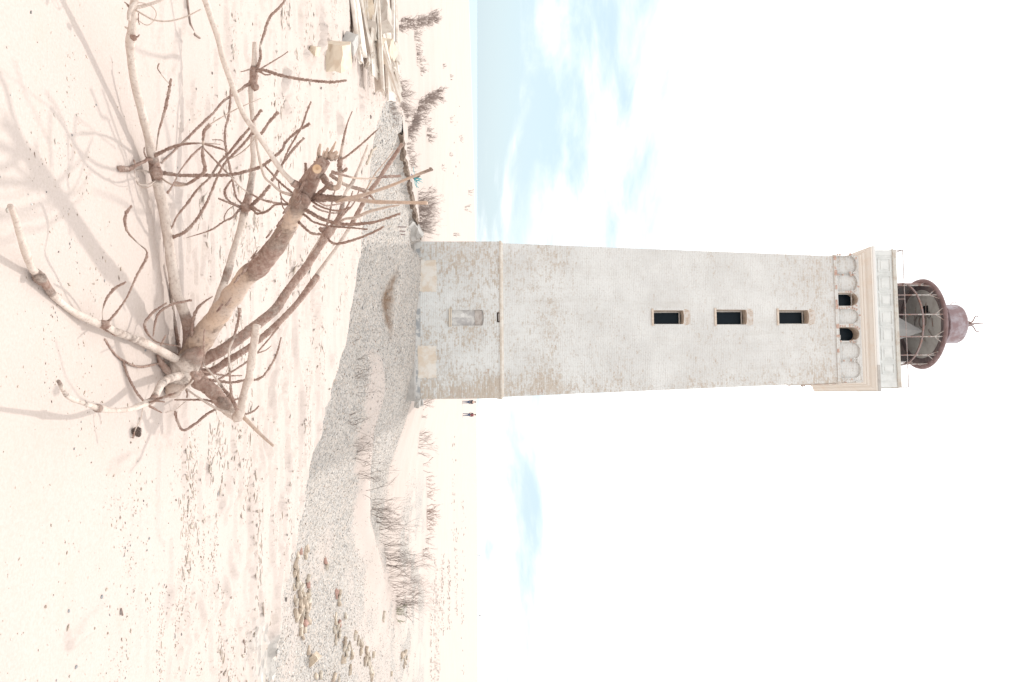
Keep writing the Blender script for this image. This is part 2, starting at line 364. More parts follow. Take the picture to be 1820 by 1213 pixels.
# ---------------------------------------------------------------- lighthouse
ZB = -1.55
YAW = R(-4.0)
tower = tag(empty('lighthouse', (TX, TY, ZB), YAW, R(-.34)), 'square whitewashed brick lighthouse with peeling walls and rusty iron lantern', 'lighthouse')
def zl(x, Y): return zz(x, Y)-ZB
FY = 31.42
def wall_mat(name, lo, hi, tan_lo, tan_hi, seed):
    M = Mat(name, .9, .15); c = M.coord()
    sp = M.n('ShaderNodeSeparateXYZ'); M.l(c, sp.inputs[0])
    cb = M.n('ShaderNodeCombineXYZ'); M.l(M.math('ADD', sp.outputs[0], sp.outputs[1]), cb.inputs[0]); M.l(sp.outputs[2], cb.inputs[1]); cb.inputs[2].default_value = seed
    br = M.n('ShaderNodeTexBrick'); br.offset = .5
    for kk, vv in (('Scale', 1.), ('Mortar Size', .011), ('Mortar Smooth', .25), ('Brick Width', .24), ('Row Height', .0745), ('Bias', 0.)): br.inputs[kk].default_value = vv
    M.l(cb.outputs[0], br.inputs['Vector'])
    br.inputs['Color1'].default_value = (1, 1, 1, 1); br.inputs['Color2'].default_value = (.55, .55, .55, 1); br.inputs['Mortar'].default_value = (.2, .2, .2, 1)
    br.inputs['Color2'].default_value = (0, 0, 0, 1)
    per = M.n('ShaderNodeRGBToBW'); M.l(br.outputs['Color'], per.inputs[0])
    zw = M.math('ADD', sp.outputs[2], M.math('MULTIPLY', M.math('SUBTRACT', M.noise(c, 1.1, 4), .5), .05))
    cb2 = M.n('ShaderNodeCombineXYZ'); M.l(M.math('ADD', sp.outputs[0], sp.outputs[1]), cb2.inputs[0]); M.l(zw, cb2.inputs[1]); cb2.inputs[2].default_value = seed
    b2 = M.n('ShaderNodeTexBrick'); b2.offset = .37
    for kk, vv in (('Scale', 1.), ('Mortar Size', .012), ('Mortar Smooth', .4), ('Brick Width', .36), ('Row Height', .0745), ('Bias', 0.)): b2.inputs[kk].default_value = vv
    M.l(cb2.outputs[0], b2.inputs['Vector'])
    cs = M.coord('Object', (1, 1, 1.15))
    n_big = M.noise(c, .55, 6, .6); n_mid = M.noise(cs, 4.4, 8, .75, .6); n_fine = M.noise(cs, 13, 6, .75)
    brickc = M.mix(per.outputs[0], (.585, .525, .46), (.50, .43, .36))
    brickc = M.mix(M.mr(M.noise(c, 2.2, 6), .55, .75, 0, .5), brickc, (.47, .33, .27))
    lime = M.mix(M.mr(n_big, .35, .65), (.73, .74, .73), (.65, .655, .645))
    lime = M.mix(M.mr(M.math('ADD', M.math('MULTIPLY', n_fine, .6), M.math('MULTIPLY', M.noise(cs, 30, 4, .7), .4)), .47, .66, 0, .55), lime, (.53, .505, .475))
    # the wash is lost first from the joints and from single bricks, then in patches
    k = M.math('ADD', M.math('MULTIPLY', n_mid, .62), M.math('MULTIPLY', n_big, .36))
    k = M.math('ADD', k, .10)
    k = M.math('ADD', k, M.math('MULTIPLY', M.math('SUBTRACT', per.outputs[0], .5), .16))
    k = M.math('ADD', k, M.math('MULTIPLY', M.math('SUBTRACT', n_fine, .5), .62))
    k = M.math('ADD', k, M.math('MULTIPLY', br.outputs['Fac'], .05))
    zr = M.n('ShaderNodeValToRGB'); M.l(M.mr(sp.outputs[2], 0, 22), zr.inputs[0])
    el = zr.color_ramp.elements; el[0].position = 0; el[0].color = (.5, .5, .5, 1); el[1].position = 1; el[1].color = (.5, .5, .5, 1)
    for p, q in ((.14, .53), (.19, .60), (.23, .50), (.50, .40), (.60, .47), (.70, .42), (.79, .46), (.89, .54), (.93, .5)):
        e_ = el.new(p); e_.color = (q, q, q, 1)
    k = M.math('ADD', k, M.math('MULTIPLY', M.math('SUBTRACT', zr.outputs[0], .5), .9))
    # the right-hand edge has weathered furthest
    k = M.math('ADD', k, M.mr(sp.outputs[0], 1.6, 3.0, 0, .10))
    bare = M.mr(k, lo, hi)
    col = M.mix(bare, lime, brickc)
    jn = M.math('MULTIPLY', b2.outputs['Fac'], M.mr(M.noise(M.coord('Object', (.9, .9, 2.4)), 1.6, 6, .7), .42, .66, .04, .62))
    col = M.mix(jn, col, M.mix(bare, (.50, .475, .45), (.40, .35, .30)))
    streak = M.mr(M.noise(M.coord('Object', (3.5, 3.5, .22)), 1, 5, .6), .52, .72, 0, .22)
    col = M.mix(streak, col, (.50, .47, .43))
    M.base(col)
    M.bump(M.math('ADD', M.math('MULTIPLY', b2.outputs['Fac'], -.5), M.math('MULTIPLY', bare, -.5)), .7, .015)
    M.bump(n_fine, .3, .012)
    return M.m
W_LOW = wall_mat('limewashed_brick_low', .585, .74, 0, 0, 1.3)
W_UP = wall_mat('limewashed_brick', .60, .84, 0, 0, 4.7)
BARE = worn('bare_brick', (.58, .48, .40), (.68, .60, .52), 8, .4, .6, .9, .5, 30, .01)
REDB = worn('red_brick', (.46, .29, .24), (.60, .50, .43), 9, .4, .62, .9, .5, 30, .01)
BUFFC = worn('buff_cement', (.66, .59, .50), (.60, .50, .40), 2.2, .45, .68, .85, .3, 25, .01)
CREAM = worn('cream_render', (.76, .72, .665), (.74, .655, .57), 1.5, .5, .75, .8, .15, 20, .006)
PARA = worn('grey_green_render', (.70, .72, .71), (.61, .63, .62), 2.5, .42, .68, .85, .25, 25, .006)
WHITER = worn('white_render', (.74, .73, .71), (.52, .42, .36), 4, .66, .74, .85, .3, 25, .006)
GREYC = worn('grey_concrete', (.50, .48, .455), (.40, .38, .36), 2.5, .4, .65, .9, .4, 18, .01)
TAR = worn('blue_tar', (.35, .36, .37), (.62, .61, .59), 3.2, .42, .52, .7, .5, 25, .008)
INFILL = worn('mortar_infill', (.47, .455, .45), (.66, .65, .63), 5, .42, .62, .9, .5, 20, .012)
DARK = Mat('dark_glass_and_void', .3, .12).base((.008, .017, .027)).m  # window glass, and the painted darkness behind the open arches
FRAME = worn('grey_frame', (.56, .545, .53), (.68, .66, .63), 9, .45, .6, .7, .2)
hw0 = 3.19
z_pl, z_st = zl(740, FY), zl(888, FY)
z_st2 = zl(895, FY); z_top = zl(1486, 31.85)
hw_s0, hw_s1 = 3.13, 2.665
def hw(z): return hw_s0+(hw_s1-hw_s0)*(z-z_st2)/(z_top-z_st2)
def uof(y, x, half):
    'photo column -> fraction across the front face (-1 .. 1)'
    p = PY(x, y, 31.5); return ((p.x-TX-3.0*math.sin(YAW))/math.cos(YAW))/half
def rotk(k): return Matrix.Rotation(k*math.pi/2, 4, 'Z')
def wall_grid(bm, f, us, zs, holes, Mx):
    cache = {}
    def vv(u, z):
        kk = (round(u, 5), round(z, 5))
        if kk not in cache: cache[kk] = bm.verts.new(Mx @ f(u, z, 0))
        return cache[kk]
    for a, b in zip(us, us[1:]):
        for c_, d_ in zip(zs, zs[1:]):
            if any(h[0]-1e-5 <= a and b <= h[1]+1e-5 and h[2]-1e-5 <= c_ and d_ <= h[3]+1e-5 for h in holes): continue
            bm.faces.new((vv(a, c_), vv(b, c_), vv(b, d_), vv(a, d_)))
def reveal(bm, f, h, depth, Mx, arch=0., mi=0):
    u0, u1, z0, z1 = h
    n = 8
    top = [(u0+(u1-u0)*i/n, z1-arch*((2*i/n-1)**2)) for i in range(n+1)]
    ring = [(u0, z0)]+top+[(u1, z0)]
    A = [bm.verts.new(Mx @ f(u, z, 0)) for u, z in ring]; B = [bm.verts.new(Mx @ f(u, z, depth)) for u, z in ring]
    for i in range(len(ring)):
        k = (i+1) % len(ring); bm.faces.new((A[k], A[i], B[i], B[k])).material_index = mi
    if arch:                                            # spandrels close the corners above the segmental head, just proud
        for s in (0, 1):
            pts = top[:n//2+1] if s == 0 else top[n//2:]
            cor = (u0, z1) if s == 0 else (u1, z1)
            q = [bm.verts.new(Mx @ f(u, z, 0.0)) for u, z in pts]; cv_ = bm.verts.new(Mx @ f(cor[0], cor[1], 0.0))
            for a, b in zip(q, q[1:]): bm.faces.new((a, b, cv_))
# plinth with tar band
bm = bmesh.new(); square_loft(bm, [(-1.2, 3.27), (zl(737, FY), 3.27), (zl(739, FY), 3.21)]); obj('plinth', bm, tower, GREYC)
bm = bmesh.new(); square_loft(bm, [(zl(739, FY)+.002, 3.205), (zl(747, FY), 3.2)], cap=False); obj('tar_band', bm, tower, TAR)
# lower stage
def f_low(u, z, d): return Vector((u*hw0, -hw0+d, z))
b0, b1 = uof(552.5, 830, hw0), uof(580.5, 830, hw0)
hole_b = (b0, b1, zl(803, FY), zl(860, FY)); v0, v1 = uof(557, 886, hw0), uof(575, 886, hw0)
hole_v = (v0, v1, zl(883, FY), zl(889.2, FY))
bm = bmesh.new()
for k in range(4):
    if k == 0: wall_grid(bm, f_low, sorted([-1, b0, b1, v0, v1, 1]), sorted([zl(739, FY), hole_b[2], hole_b[3], hole_v[2], z_st]), [hole_b, hole_v], rotk(0))
    else: wall_grid(bm, f_low, [-1, 1], [zl(739, FY), z_st], [], rotk(k))
bmesh.ops.remove_doubles(bm, verts=bm.verts, dist=.0005)
obj('lower_wall', bm, tower, W_LOW)
I4 = Matrix.Identity(4)
bm = bmesh.new(); reveal(bm, f_low, hole_b, .11, I4, .06, 0)
vs4 = [bm.verts.new(f_low(u, z, .11)) for u, z in ((b0, hole_b[2]), (b1, hole_b[2]), (b1, hole_b[3]), (b0, hole_b[3]))]; bm.faces.new(vs4).material_index = 1
bw = obj('bricked_window', bm, tower, [W_LOW, INFILL]); bw['label'] = 'bricked up window with mottled grey infill'
bm = bmesh.new(); box(bm, f_low(b0, 0, 0).x-.05, f_low(b1, 0, 0).x+.05, -hw0-.07, -hw0-.003, zl(798, FY), zl(800.2, FY)); box(bm, f_low(b0, 0, 0).x-.04, f_low(b1, 0, 0).x+.04, -hw0-.05, -hw0-.003, zl(800.9, FY), zl(803, FY)); obj('sill', bm, bw, BUFFC)
bm = bmesh.new()                                        # white fleck of old wash and darker arch head on the infill
lump = [(math.cos(a)*(.085+.02*math.sin(3*a)), math.sin(a)*(.10+.02*math.cos(2*a))) for a in np.linspace(0, 2*math.pi, 14)[:-1]]
q = [bm.verts.new((f_low((b0+b1)/2-.035, 0, 0).x+a, -hw0+.104, zl(822, FY)+b)) for a, b in lump]; bm.faces.new(q)
obj('wash_fleck', bm, bw, WHITER)
bm = bmesh.new(); box(bm, f_low(b0, 0, 0).x+.004, f_low(b1, 0, 0).x-.004, -hw0+.085, -hw0+.107, zl(844, FY), hole_b[3]-.065)
obj('arch_fill', bm, bw, worn('brown_infill', (.40, .35, .32), (.53, .49, .46), 6, .4, .6))
bm = bmesh.new(); reveal(bm, f_low, (v0, v1, hole_v[2], z_st-.004), .2, I4); q = [bm.verts.new(f_low(u, z, .2)) for u, z in ((v0, hole_v[2]), (v1, hole_v[2]), (v1, z_st), (v0, z_st))]; bm.faces.new(q).material_index = 1
vn = obj('vent', bm, tower, [REDB, Mat('vent_dark', .9).base((.20, .155, .13)).m])
bm = bmesh.new(); box(bm, f_low(v0, 0, 0).x+.05, f_low(v1, 0, 0).x-.05, -hw0+.05, -hw0+.15, zl(885.5, FY), zl(888.4, FY)); obj('vent_block', bm, vn, GREYC)
# the two rough buff patches
def patch(x0, x1, y0, y1):
    u0, u1 = uof(y0, x0, 1), uof(y1, x0, 1); bm = bmesh.new(); rnd = random.Random(int(y0))
    z0, z1 = zl(x0, FY), zl(x1, FY); ring = []
    for (ax, az), (bx, bz) in zip(((u0, z0), (u1, z0), (u1, z1), (u0, z1)), ((u1, z0), (u1, z1), (u0, z1), (u0, z0))):
        for i in range(9): t = i/9; ring.append((ax+(bx-ax)*t+rnd.uniform(-.035, .035), az+(bz-az)*t+rnd.uniform(-.03, .03)))
    A = [bm.verts.new((x, -hw0-.022, z)) for x, z in ring]; B = [bm.verts.new((x, -hw0+.01, z)) for x, z in ring]
    bm.faces.new(A)
    for i in range(len(A)): k = (i+1) % len(A); bm.faces.new((A[k], A[i], B[i], B[k]))
    obj('plaster_patch', bm, tower, PATCH)
PATCH = worn('cream_plaster', (.74, .705, .655), (.66, .565, .465), 2.4, .40, .62, .95, .6, 14, .02)
patch(741, 776, 464, 520); patch(743, 775, 616, 673)
STRC = worn('tan_brick', (.60, .53, .455), (.68, .64, .585), 5, .4, .62, .9, .5, 30, .01)
# string course of upright bricks
bm = bmesh.new(); square_loft(bm, [(z_st, hw0+.012), (z_st+.02, hw0+.02), (z_st+.08, hw0+.02), (z_st2, hw_s0+.004)]); obj('string_course', bm, tower, STRC)
bm = bmesh.new()
for k in range(4):
    for i in range(58):
        x = -hw0+.055+i*.11; box(bm, x-.045, x+.045, -hw0-.034, -hw0-.02, z_st+.012, z_st+.078, 0, rotk(k))
tag(obj('string_course_brick', bm, tower, STRC), kind='stuff')
# shaft
def f_sh(u, z, d): return Vector((u*hw(z), -hw(z)+d, z))
wins = []
for (x0, x1, y0, y1) in ((1162.5, 1217, 554, 579), (1275.5, 1330.5, 553, 580), (1388.5, 1443, 554, 579)):
    z0, z1 = zl(x0, 31.6), zl(x1, 31.65); h_ = hw((z0+z1)/2); wins.append((uof(y0, (x0+x1)/2, h_), uof(y1, (x0+x1)/2, h_), z0, z1))
bm = bmesh.new()
us = sorted(set([-1, 1]+[w_[0] for w_ in wins]+[w_[1] for w_ in wins])); zs = sorted([z_st2, z_top]+[w_[2] for w_ in wins]+[w_[3] for w_ in wins])
wall_grid(bm, f_sh, us, zs, wins, I4)
for k in (1, 2, 3): wall_grid(bm, f_sh, [-1, 1], [z_st2, z_top], [], rotk(k))
bmesh.ops.remove_doubles(bm, verts=bm.verts, dist=.0005)
obj('shaft_wall', bm, tower, W_UP)
def bar_frame(bm, u0, u1, z0, z1, yd, th=.05):
    for q in ((u0, u0+th, z0, z1), (u1-th, u1, z0, z1), (u0+th, u1-th, z0, z0+th), (u0+th, u1-th, z1-th, z1)): box(bm, q[0], q[1], yd-.04, yd, q[2], q[3])
for wn in wins:
    bm = bmesh.new(); reveal(bm, f_sh, wn, .62, I4, .05)
    wo_ = obj('window', bm, tower, BARE)
    a, b = f_sh(wn[0], wn[2], 0), f_sh(wn[1], wn[3], 0); yd = b.y+.50
    bm = bmesh.new(); q = [bm.verts.new((x, yd+.03, z)) for x, z in ((a.x, wn[2]), (b.x, wn[2]), (b.x, wn[3]), (a.x, wn[3]))]; bm.faces.new(q); obj('pane', bm, wo_, DARK)
    bm = bmesh.new(); bar_frame(bm, a.x+.005, b.x-.005, wn[2]+.005, wn[3]-.055, yd); obj('frame', bm, wo_, FRAME)
    bm = bmesh.new(); box(bm, a.x-.06, b.x+.06, a.y-.06, a.y+.12, wn[2]-.075, wn[2]-.002); obj('sill', bm, wo_, BARE)
    bm = bmesh.new()                                    # radiating bricks of the flat arch
    for i in range(9):
        t = i/8*2-1; cx_ = (a.x+b.x)/2+t*(b.x-a.x)*.55; Mx = Matrix.Translation((cx_, b.y-.006, wn[3]+.02)) @ Matrix.Rotation(-t*.32, 4, 'Y')
        box(bm, -.028, .028, 0, .03, 0, .24, 0, Mx)
    tag(obj('arch_brick', bm, wo_, worn('arch_brick', (.66, .62, .58), (.52, .42, .34), 5, .42, .62)), kind='stuff')
# eroded course below the arcade
z_a0, z_a1 = zl(1493, 31.85), zl(1534, 31.85); hwa = hw_s1
bm = bmesh.new(); square_loft(bm, [(z_top, hwa+.005), (z_top+.02, hwa+.05), (z_a0-.03, hwa+.05), (z_a0, hwa+.012)]); obj('eave_course', bm, tower, W_UP)
rnd = random.Random(3); bm = bmesh.new()
for k in range(4):
    for i in range(26):
        if rnd.random() < .42: x = -hwa+.1+i*(2*hwa-.2)/25; l_ = rnd.uniform(.04, .11); box(bm, x-l_, x+l_, -hwa-.066, -hwa-.05, z_top+rnd.uniform(.0, .05), z_top+rnd.uniform(.09, .15), 0, rotk(k))
tag(obj('bared_brick', bm, tower, REDB), kind='stuff')
# arcade: seven bays a side, the third and fifth open on the front
YC = [472, 504.5, 535, 566, 597.5, 628, 661]; BW = [16.5, 16, 12, 13, 12.2, 15.5, 16]
def arch_pts(cx, r, z0, zsp, rise, n=12):
    return [(cx-r, z0)]+[(cx-r*math.cos(math.pi*i/n), zsp+rise*math.sin(math.pi*i/n)) for i in range(n+1)]+[(cx+r, z0)]
zsp = zl(1516, 31.85); rise = zl(1528.5, 31.85)-zsp
arc_o = None
bmw = bmesh.new(); bays = []
for k in range(4):
    Mx = rotk(k); prev = -hwa
    for i in range(7):
        cx_ = uof(YC[i], 1510, 1.); r = (uof(YC[i]+BW[i], 1510, 1)-uof(YC[i]-BW[i], 1510, 1))/2
        nxt = hwa if i == 6 else (cx_+uof(YC[i+1], 1510, 1.))/2
        ap = arch_pts(cx_, r, z_a0, zsp, rise); y_ = -hwa
        P3 = lambda x, z, d=0: Mx @ Vector((x, y_+d, z))
        # jambs left and right
        for x0, x1 in ((prev, cx_-r), (cx_+r, nxt)):
            bmw.faces.new([bmw.verts.new(P3(x, z)) for x, z in ((x0, z_a0), (x1, z_a0), (x1, zsp), (x0, zsp))])
        arc = ap[1:-1]; top = [(prev+(nxt-prev)*j_/12, z_a1) for j_ in range(13)]
        ends = [(prev, zsp)]+arc+[(nxt, zsp)]
        A = [bmw.verts.new(P3(*p_)) for p_ in arc]; B = [bmw.verts.new(P3(*p_)) for p_ in top]
        for j_ in range(12): bmw.faces.new((A[j_], A[j_+1], B[j_+1], B[j_]))
        bmw.faces.new((bmw.verts.new(P3(prev, zsp)), A[0], B[0])); bmw.faces.new((A[12], bmw.verts.new(P3(nxt, zsp)), B[12]))
        bays.append((k, i, cx_, r, ap)); prev = nxt
bmesh.ops.remove_doubles(bmw, verts=bmw.verts, dist=.0005)
arc_o = obj('arcade_wall', bmw, tower, W_UP)
for k, i, cx_, r, ap in bays:
    Mx = rotk(k); op = (k == 0 and i in (2, 4)); dep = .55 if op else .10
    bm = bmesh.new()
    A = [bm.verts.new(Mx @ Vector((x, -hwa, z))) for x, z in ap]; B = [bm.verts.new(Mx @ Vector((x, -hwa+dep, z))) for x, z in ap]
    for a in range(len(ap)): b = (a+1) % len(ap); bm.faces.new((A[b], A[a], B[a], B[b])).material_index = 0
    if not op: bm.faces.new(B).material_index = 0
    o_ = obj('arched_window' if op else 'blind_arch', bm, tower, [BARE if op else W_UP])
    if op:
        bm = bmesh.new(); bm.faces.new([bm.verts.new(Mx @ Vector((x, -hwa+dep, z))) for x, z in ap]); obj('pane', bm, o_, DARK)  # dark sheet standing in for the unlit room behind the open arch
        bm = bmesh.new(); bar_frame(bm, cx_-r+.004, cx_+r-.004, z_a0+.004, zsp+rise*.55, -hwa+.3, .035) if i == 2 else box(bm, cx_+r*.1, cx_+r*.75, -hwa+.2, -hwa+.3, z_a0+.004, z_a0+.14)
        obj('frame', bm, o_, FRAME)
    bm = bmesh.new(); arc = ap[1:-1]; n_ = 0              # ring of bricks round the head, some bared red
    for j_ in range(12):
        (x0, z0), (x1, z1) = arc[j_], arc[j_+1]
        t = math.atan2((z0+z1)/2-zsp, (x0+x1)/2-cx_)
        Mq = Mx @ Matrix.Translation(((x0+x1)/2, -hwa-.007, (z0+z1)/2)) @ Matrix.Rotation(math.pi/2-t, 4, 'Y')
        box(bm, -.03, .03, 0, .05, .012, .11, 1 if rnd.random() < (.35 if op else .12) else 0, Mq)
    for z_ in np.arange(z_a0+.05, zsp, .1):
        for s in (-1, 1):
            if rnd.random() < (.62 if k == 0 and i in (2, 3, 4) else .3): box(bm, cx_+s*(r+.045)-.035, cx_+s*(r+.045)+.035, -hwa-.008, -hwa+.02, z_-.03, z_+.035, 1, Mx)
    tag(obj('arch_brick', bm, o_, [W_UP, REDB]), kind='stuff')
# cornice, slab, parapet
zs_ = lambda x: zl(x, 31.65)
bm = bmesh.new(); square_loft(bm, [(z_a1-.05, hwa+.002), (z_a1, hwa+.05), (z_a1+.07, hwa+.06), (z_a1+.075, hwa+.10), (z_a1+.16, hwa+.12), (zs_(1547), hwa+.22), (zs_(1551), hwa+.31), (zs_(1551.6), hwa+.345), (zs_(1554), hwa+.345)]); obj('cornice', bm, tower, CREAM)
bm = bmesh.new()
sl0, sl1 = zs_(1554), zs_(1559.5); hs = 3.03
square_loft(bm, [(sl0+.001, hs-.02), (sl0+.02, hs), (sl1-.03, hs), (sl1, hs-.02)])
obj('gallery_slab', bm, tower, WHITER)
bm = bmesh.new(); box(bm, 1.95, hs+.012, -hs-.014, -hs+.03, sl0+.01, sl1-.01); box(bm, hs-.02, hs+.014, -hs+.03, -1.2, sl0+.01, sl1-.01); obj('bare_slab_edge', bm, tower, GREYC)
hp = 2.86; z_p0, z_p1, z_p2 = sl1, zl(1590, 31.75), zl(1597, 31.75)
bm = bmesh.new()
square_loft(bm, [(z_p0+.001, hp), (z_p1, hp)], cap=False); square_loft(bm, [(z_p1, hp-.16), (z_p0+.001, hp-.16)], cap=False); obj('parapet', bm, tower, PARA)
bm = bmesh.new(); box(bm, -hp+.2, hp-.2, -hp+.2, hp-.2, z_p0-.02, z_p0+.05); obj('gallery_deck', bm, tower, GREYC)
bm = bmesh.new()
for k in range(4):
    box(bm, -hp-.06, hp+.06, -hp-.06, -hp+.06, z_p1+.001, z_p1+.05, 0, rotk(k)) if k % 2 == 0 else box(bm, -hp+.062, hp-.062, -hp-.06, -hp+.06, z_p1+.001, z_p1+.05, 0, rotk(k))
    box(bm, -hp-.03, hp+.03, -hp-.03, -hp+.10, z_p1+.051, z_p2, 0, rotk(k)) if k % 2 == 0 else box(bm, -hp+.102, hp-.102, -hp-.03, -hp+.10, z_p1+.051, z_p2, 0, rotk(k))
obj('coping', bm, tower, worn('coping_stone', (.60, .59, .55), (.50, .44, .38), 3, .42, .66))
PY_ = [(461, 489), (492, 522), (523.5, 551), (555, 584), (585.5, 615), (618, 647), (650, 671)]
for k in range(4):
    for (y0, y1) in PY_:
        x0, x1 = uof(y0, 1575, 1)+.03, uof(y1, 1575, 1)-.03; za, zb_ = z_p0+.16, z_p1-.09
        bm = bmesh.new()
        for q in ((x0, x1, za, za+.035), (x0, x1, zb_-.035, zb_), (x0, x0+.035, za+.035, zb_-.035), (x1-.035, x1, za+.035, zb_-.035)): box(bm, q[0], q[1], -hp-.03, -hp-.001, q[2], q[3], 0, rotk(k))
        i_ = .12
        box(bm, x0+i_, x1-i_, -hp-.018, -hp-.001, za+i_, zb_-.10, 0, rotk(k))
        obj('panel', bm, tower, PARA)
    bm = bmesh.new(); box(bm, hp-.20, hp+.02, -hp-.02, -hp+.2, z_p0+.002, z_p1-.002, 0, rotk(k)); obj('corner_pier', bm, tower, PARA)
IRON = worn('rusty_iron', (.30, .235, .23), (.30, .17, .13), 7, .45, .65, .7, .4, 40, .004)
ROOF = worn('red_lead_iron', (.24, .165, .165), (.33, .25, .26), 3, .4, .65, .6, .4, 20, .008)
PALEI = worn('peeling_iron', (.52, .50, .48), (.30, .19, .16), 8, .45, .62, .7, .3)
THINI = worn('thin_iron', (.36, .33, .33), (.28, .18, .15), 8, .45, .62, .7, .3)
z_r = zl(1607, 31.85)
bm = bmesh.new(); e_ = hp+.02
cs_ = [(-e_, -e_), (e_, -e_), (e_, e_), (-e_, e_)]
for a in range(4):
    A = Vector((*cs_[a], z_r)); B = Vector((*cs_[(a+1) % 4], z_r)); rod(bm, A, B, .016)
obj('rail', bm, tower, THINI)
for a in range(4):
    A = Vector(cs_[a]); B = Vector(cs_[(a+1) % 4])
    for t in (0,) if a != 0 else (0, .36):
        p_ = A.lerp(B, t); bm = bmesh.new(); rod(bm, (p_.x, p_.y, z_p2-.15), (p_.x, p_.y, z_r+.02), .014); obj('rail_post', bm, tower, THINI)
bm = bmesh.new(); rod(bm, (-e_, -e_, z_r), (-e_+.0, -e_+.5, z_p2), .01); obj('rail_stay', bm, tower, THINI)
# ---- lantern
LZ0 = z_p0+.05; RL = 1.84; Z_E = 21.74-ZB
lan = obj('lantern_base', bmesh.new(), tower, IRON)
bm = bmesh.new(); lathe(bm, [(RL+.06, LZ0), (RL+.06, LZ0+.18), (RL-.05, LZ0+.22), (RL-.05, LZ0)], 40); me = bpy.data.meshes.new('lantern_base'); bm.to_mesh(me); bm.free(); me.materials.append(IRON); lan.data = me
angs = [R(-90-39.0), R(-90-8.2), R(-90+22), R(-90+52.5)]
angs = angs+[R(-90+82+30.3*i) for i in range(8)]
for i, a in enumerate(angs):
    ca, sa = math.cos(a), math.sin(a); bm = bmesh.new()
    th = .028 if i < 4 else .03
    rod(bm, (RL*ca, RL*sa, LZ0+.15), (RL*ca, RL*sa, LZ0+2.35), th, th, 6, 0); rod(bm, (RL*ca, RL*sa, LZ0+2.35), (RL*ca, RL*sa, Z_E), th, th, 6, 1)
    gb = obj('glazing_bar', bm, tower, [IRON, PALEI])
    bm = bmesh.new()
    for s in (-1, 1):
        a2 = a+s*.14; rod(bm, (RL*ca, RL*sa, Z_E-.36), (RL*1.03*math.cos(a2), RL*1.03*math.sin(a2), Z_E-.02), .018, .018, 5)
    obj('brace', bm, gb, PALEI)
bm = bmesh.new()                                        # solid door panel on the far left side of the lantern
for a0, a1 in ((R(180), R(192)),):
    for q in range(5):
        t0, t1 = a0+(a1-a0)*q/5, a0+(a1-a0)*(q+1)/5
        box(bm, -.0, .0, 0, 0, 0, 0) if False else None
        vs4 = [bm.verts.new(((RL+dr)*math.cos(t), (RL+dr)*math.sin(t), z)) for z in (LZ0, Z_E-.03) for t in (t0, t1) for dr in (-.03, .03)]
        for f in ((0, 1, 5, 4), (2, 6, 7, 3), (1, 3, 7, 5), (0, 4, 6, 2)): bm.faces.new([vs4[k] for k in f])
obj('wall_plate', bm, tower, worn('pale_rust', (.50, .38, .36), (.38, .25, .22), 5, .4, .6))
z_ring = 20.83-ZB
bm = bmesh.new(); lathe(bm, [(RL+.03, z_ring-.035), (RL+.05, z_ring), (RL+.03, z_ring+.035), (RL-.03, z_ring+.035), (RL-.05, z_ring), (RL-.03, z_ring-.035), (RL+.03, z_ring-.035)], 48); obj('glazing_ring', bm, tower, IRON)
bm = bmesh.new()
lathe(bm, [(1.80, Z_E+.02), (1.86, Z_E-.02), (1.99, Z_E-.02), (2.05, Z_E+.02), (2.06, Z_E+.07), (2.0, Z_E+.11), (1.90, Z_E+.10), (1.7, Z_E+.20), (1.3, Z_E+.46), (.95, Z_E+.72), (.80, Z_E+.80), (.80, Z_E+.92)], 64)
roof = obj('roof', bm, tower, ROOF)
bm = bmesh.new(); lathe(bm, [(1.56, Z_E+.05), (1.2, Z_E+.06), (.01, Z_E+.07)], 48); obj('ceiling', bm, tower, worn('grey_ceiling', (.52, .53, .52), (.43, .43, .42), 2.5, .4, .65, .8, .2))
bm = bmesh.new(); lathe(bm, [(1.56, Z_E+.055), (1.62, Z_E+.02), (1.81, Z_E+.015)], 48); obj('soffit', bm, tower, worn('dark_iron', (.15, .13, .14), (.22, .18, .18), 4))
ceil_z = Z_E+.06
bm = bmesh.new(); Mx = Matrix.Translation((-.62, -.42, 0)); box(bm, -.17, .17, -.2, .2, ceil_z-.012, ceil_z+.01, 0, Mx); obj('hatch', bm, tower, Mat('hatch_dark', .8).base((.015, .016, .02)).m)
for (px_, py_, ra) in ((-.1, -.15, .24), (.0, .1, .36), (-.35, -.7, .10)):
    bm = bmesh.new(); lathe(bm, [(ra, ceil_z-.03), (ra+.025, ceil_z-.045), (ra+.05, ceil_z-.03), (ra+.025, ceil_z), (ra, ceil_z-.03)], 24, 0, px_, py_); obj('ceiling_ring', bm, tower, worn('ring_iron', (.20, .20, .21), (.26, .20, .18), 5))
bm = bmesh.new()
for a_, b_ in (((-.9, -.5), (-.2, -.45)), ((-.2, -.9), (.2, -.95)), ((.3, -.6), (.65, -.9)), ((-.8, .3), (-.2, .5)), ((.35, .1), (.8, -.3))): rod(bm, (*a_, ceil_z-.03), (*b_, ceil_z-.03), .018, .018, 5)
obj('ceiling_rod', bm, tower, worn('rod_iron', (.22, .21, .21), (.30, .22, .19), 6))
bm = bmesh.new()                                        # dark sheet-iron wall closing the seaward half of the lantern
aa = np.linspace(R(22), R(180), 22)
for dr, fl in ((-.07, 1), (-.04, 0)):
    A = [bm.verts.new(((RL+dr)*math.cos(a), (RL+dr)*math.sin(a), LZ0)) for a in aa]; B_ = [bm.verts.new(((RL+dr)*math.cos(a), (RL+dr)*math.sin(a), Z_E+.01)) for a in aa]
    for q in range(21): bm.faces.new((A[q], A[q+1], B_[q+1], B_[q]) if not fl else (A[q+1], A[q], B_[q], B_[q+1]))
obj('back_wall', bm, tower, worn('dark_wall_iron', (.20, .19, .20), (.26, .22, .22), 3))
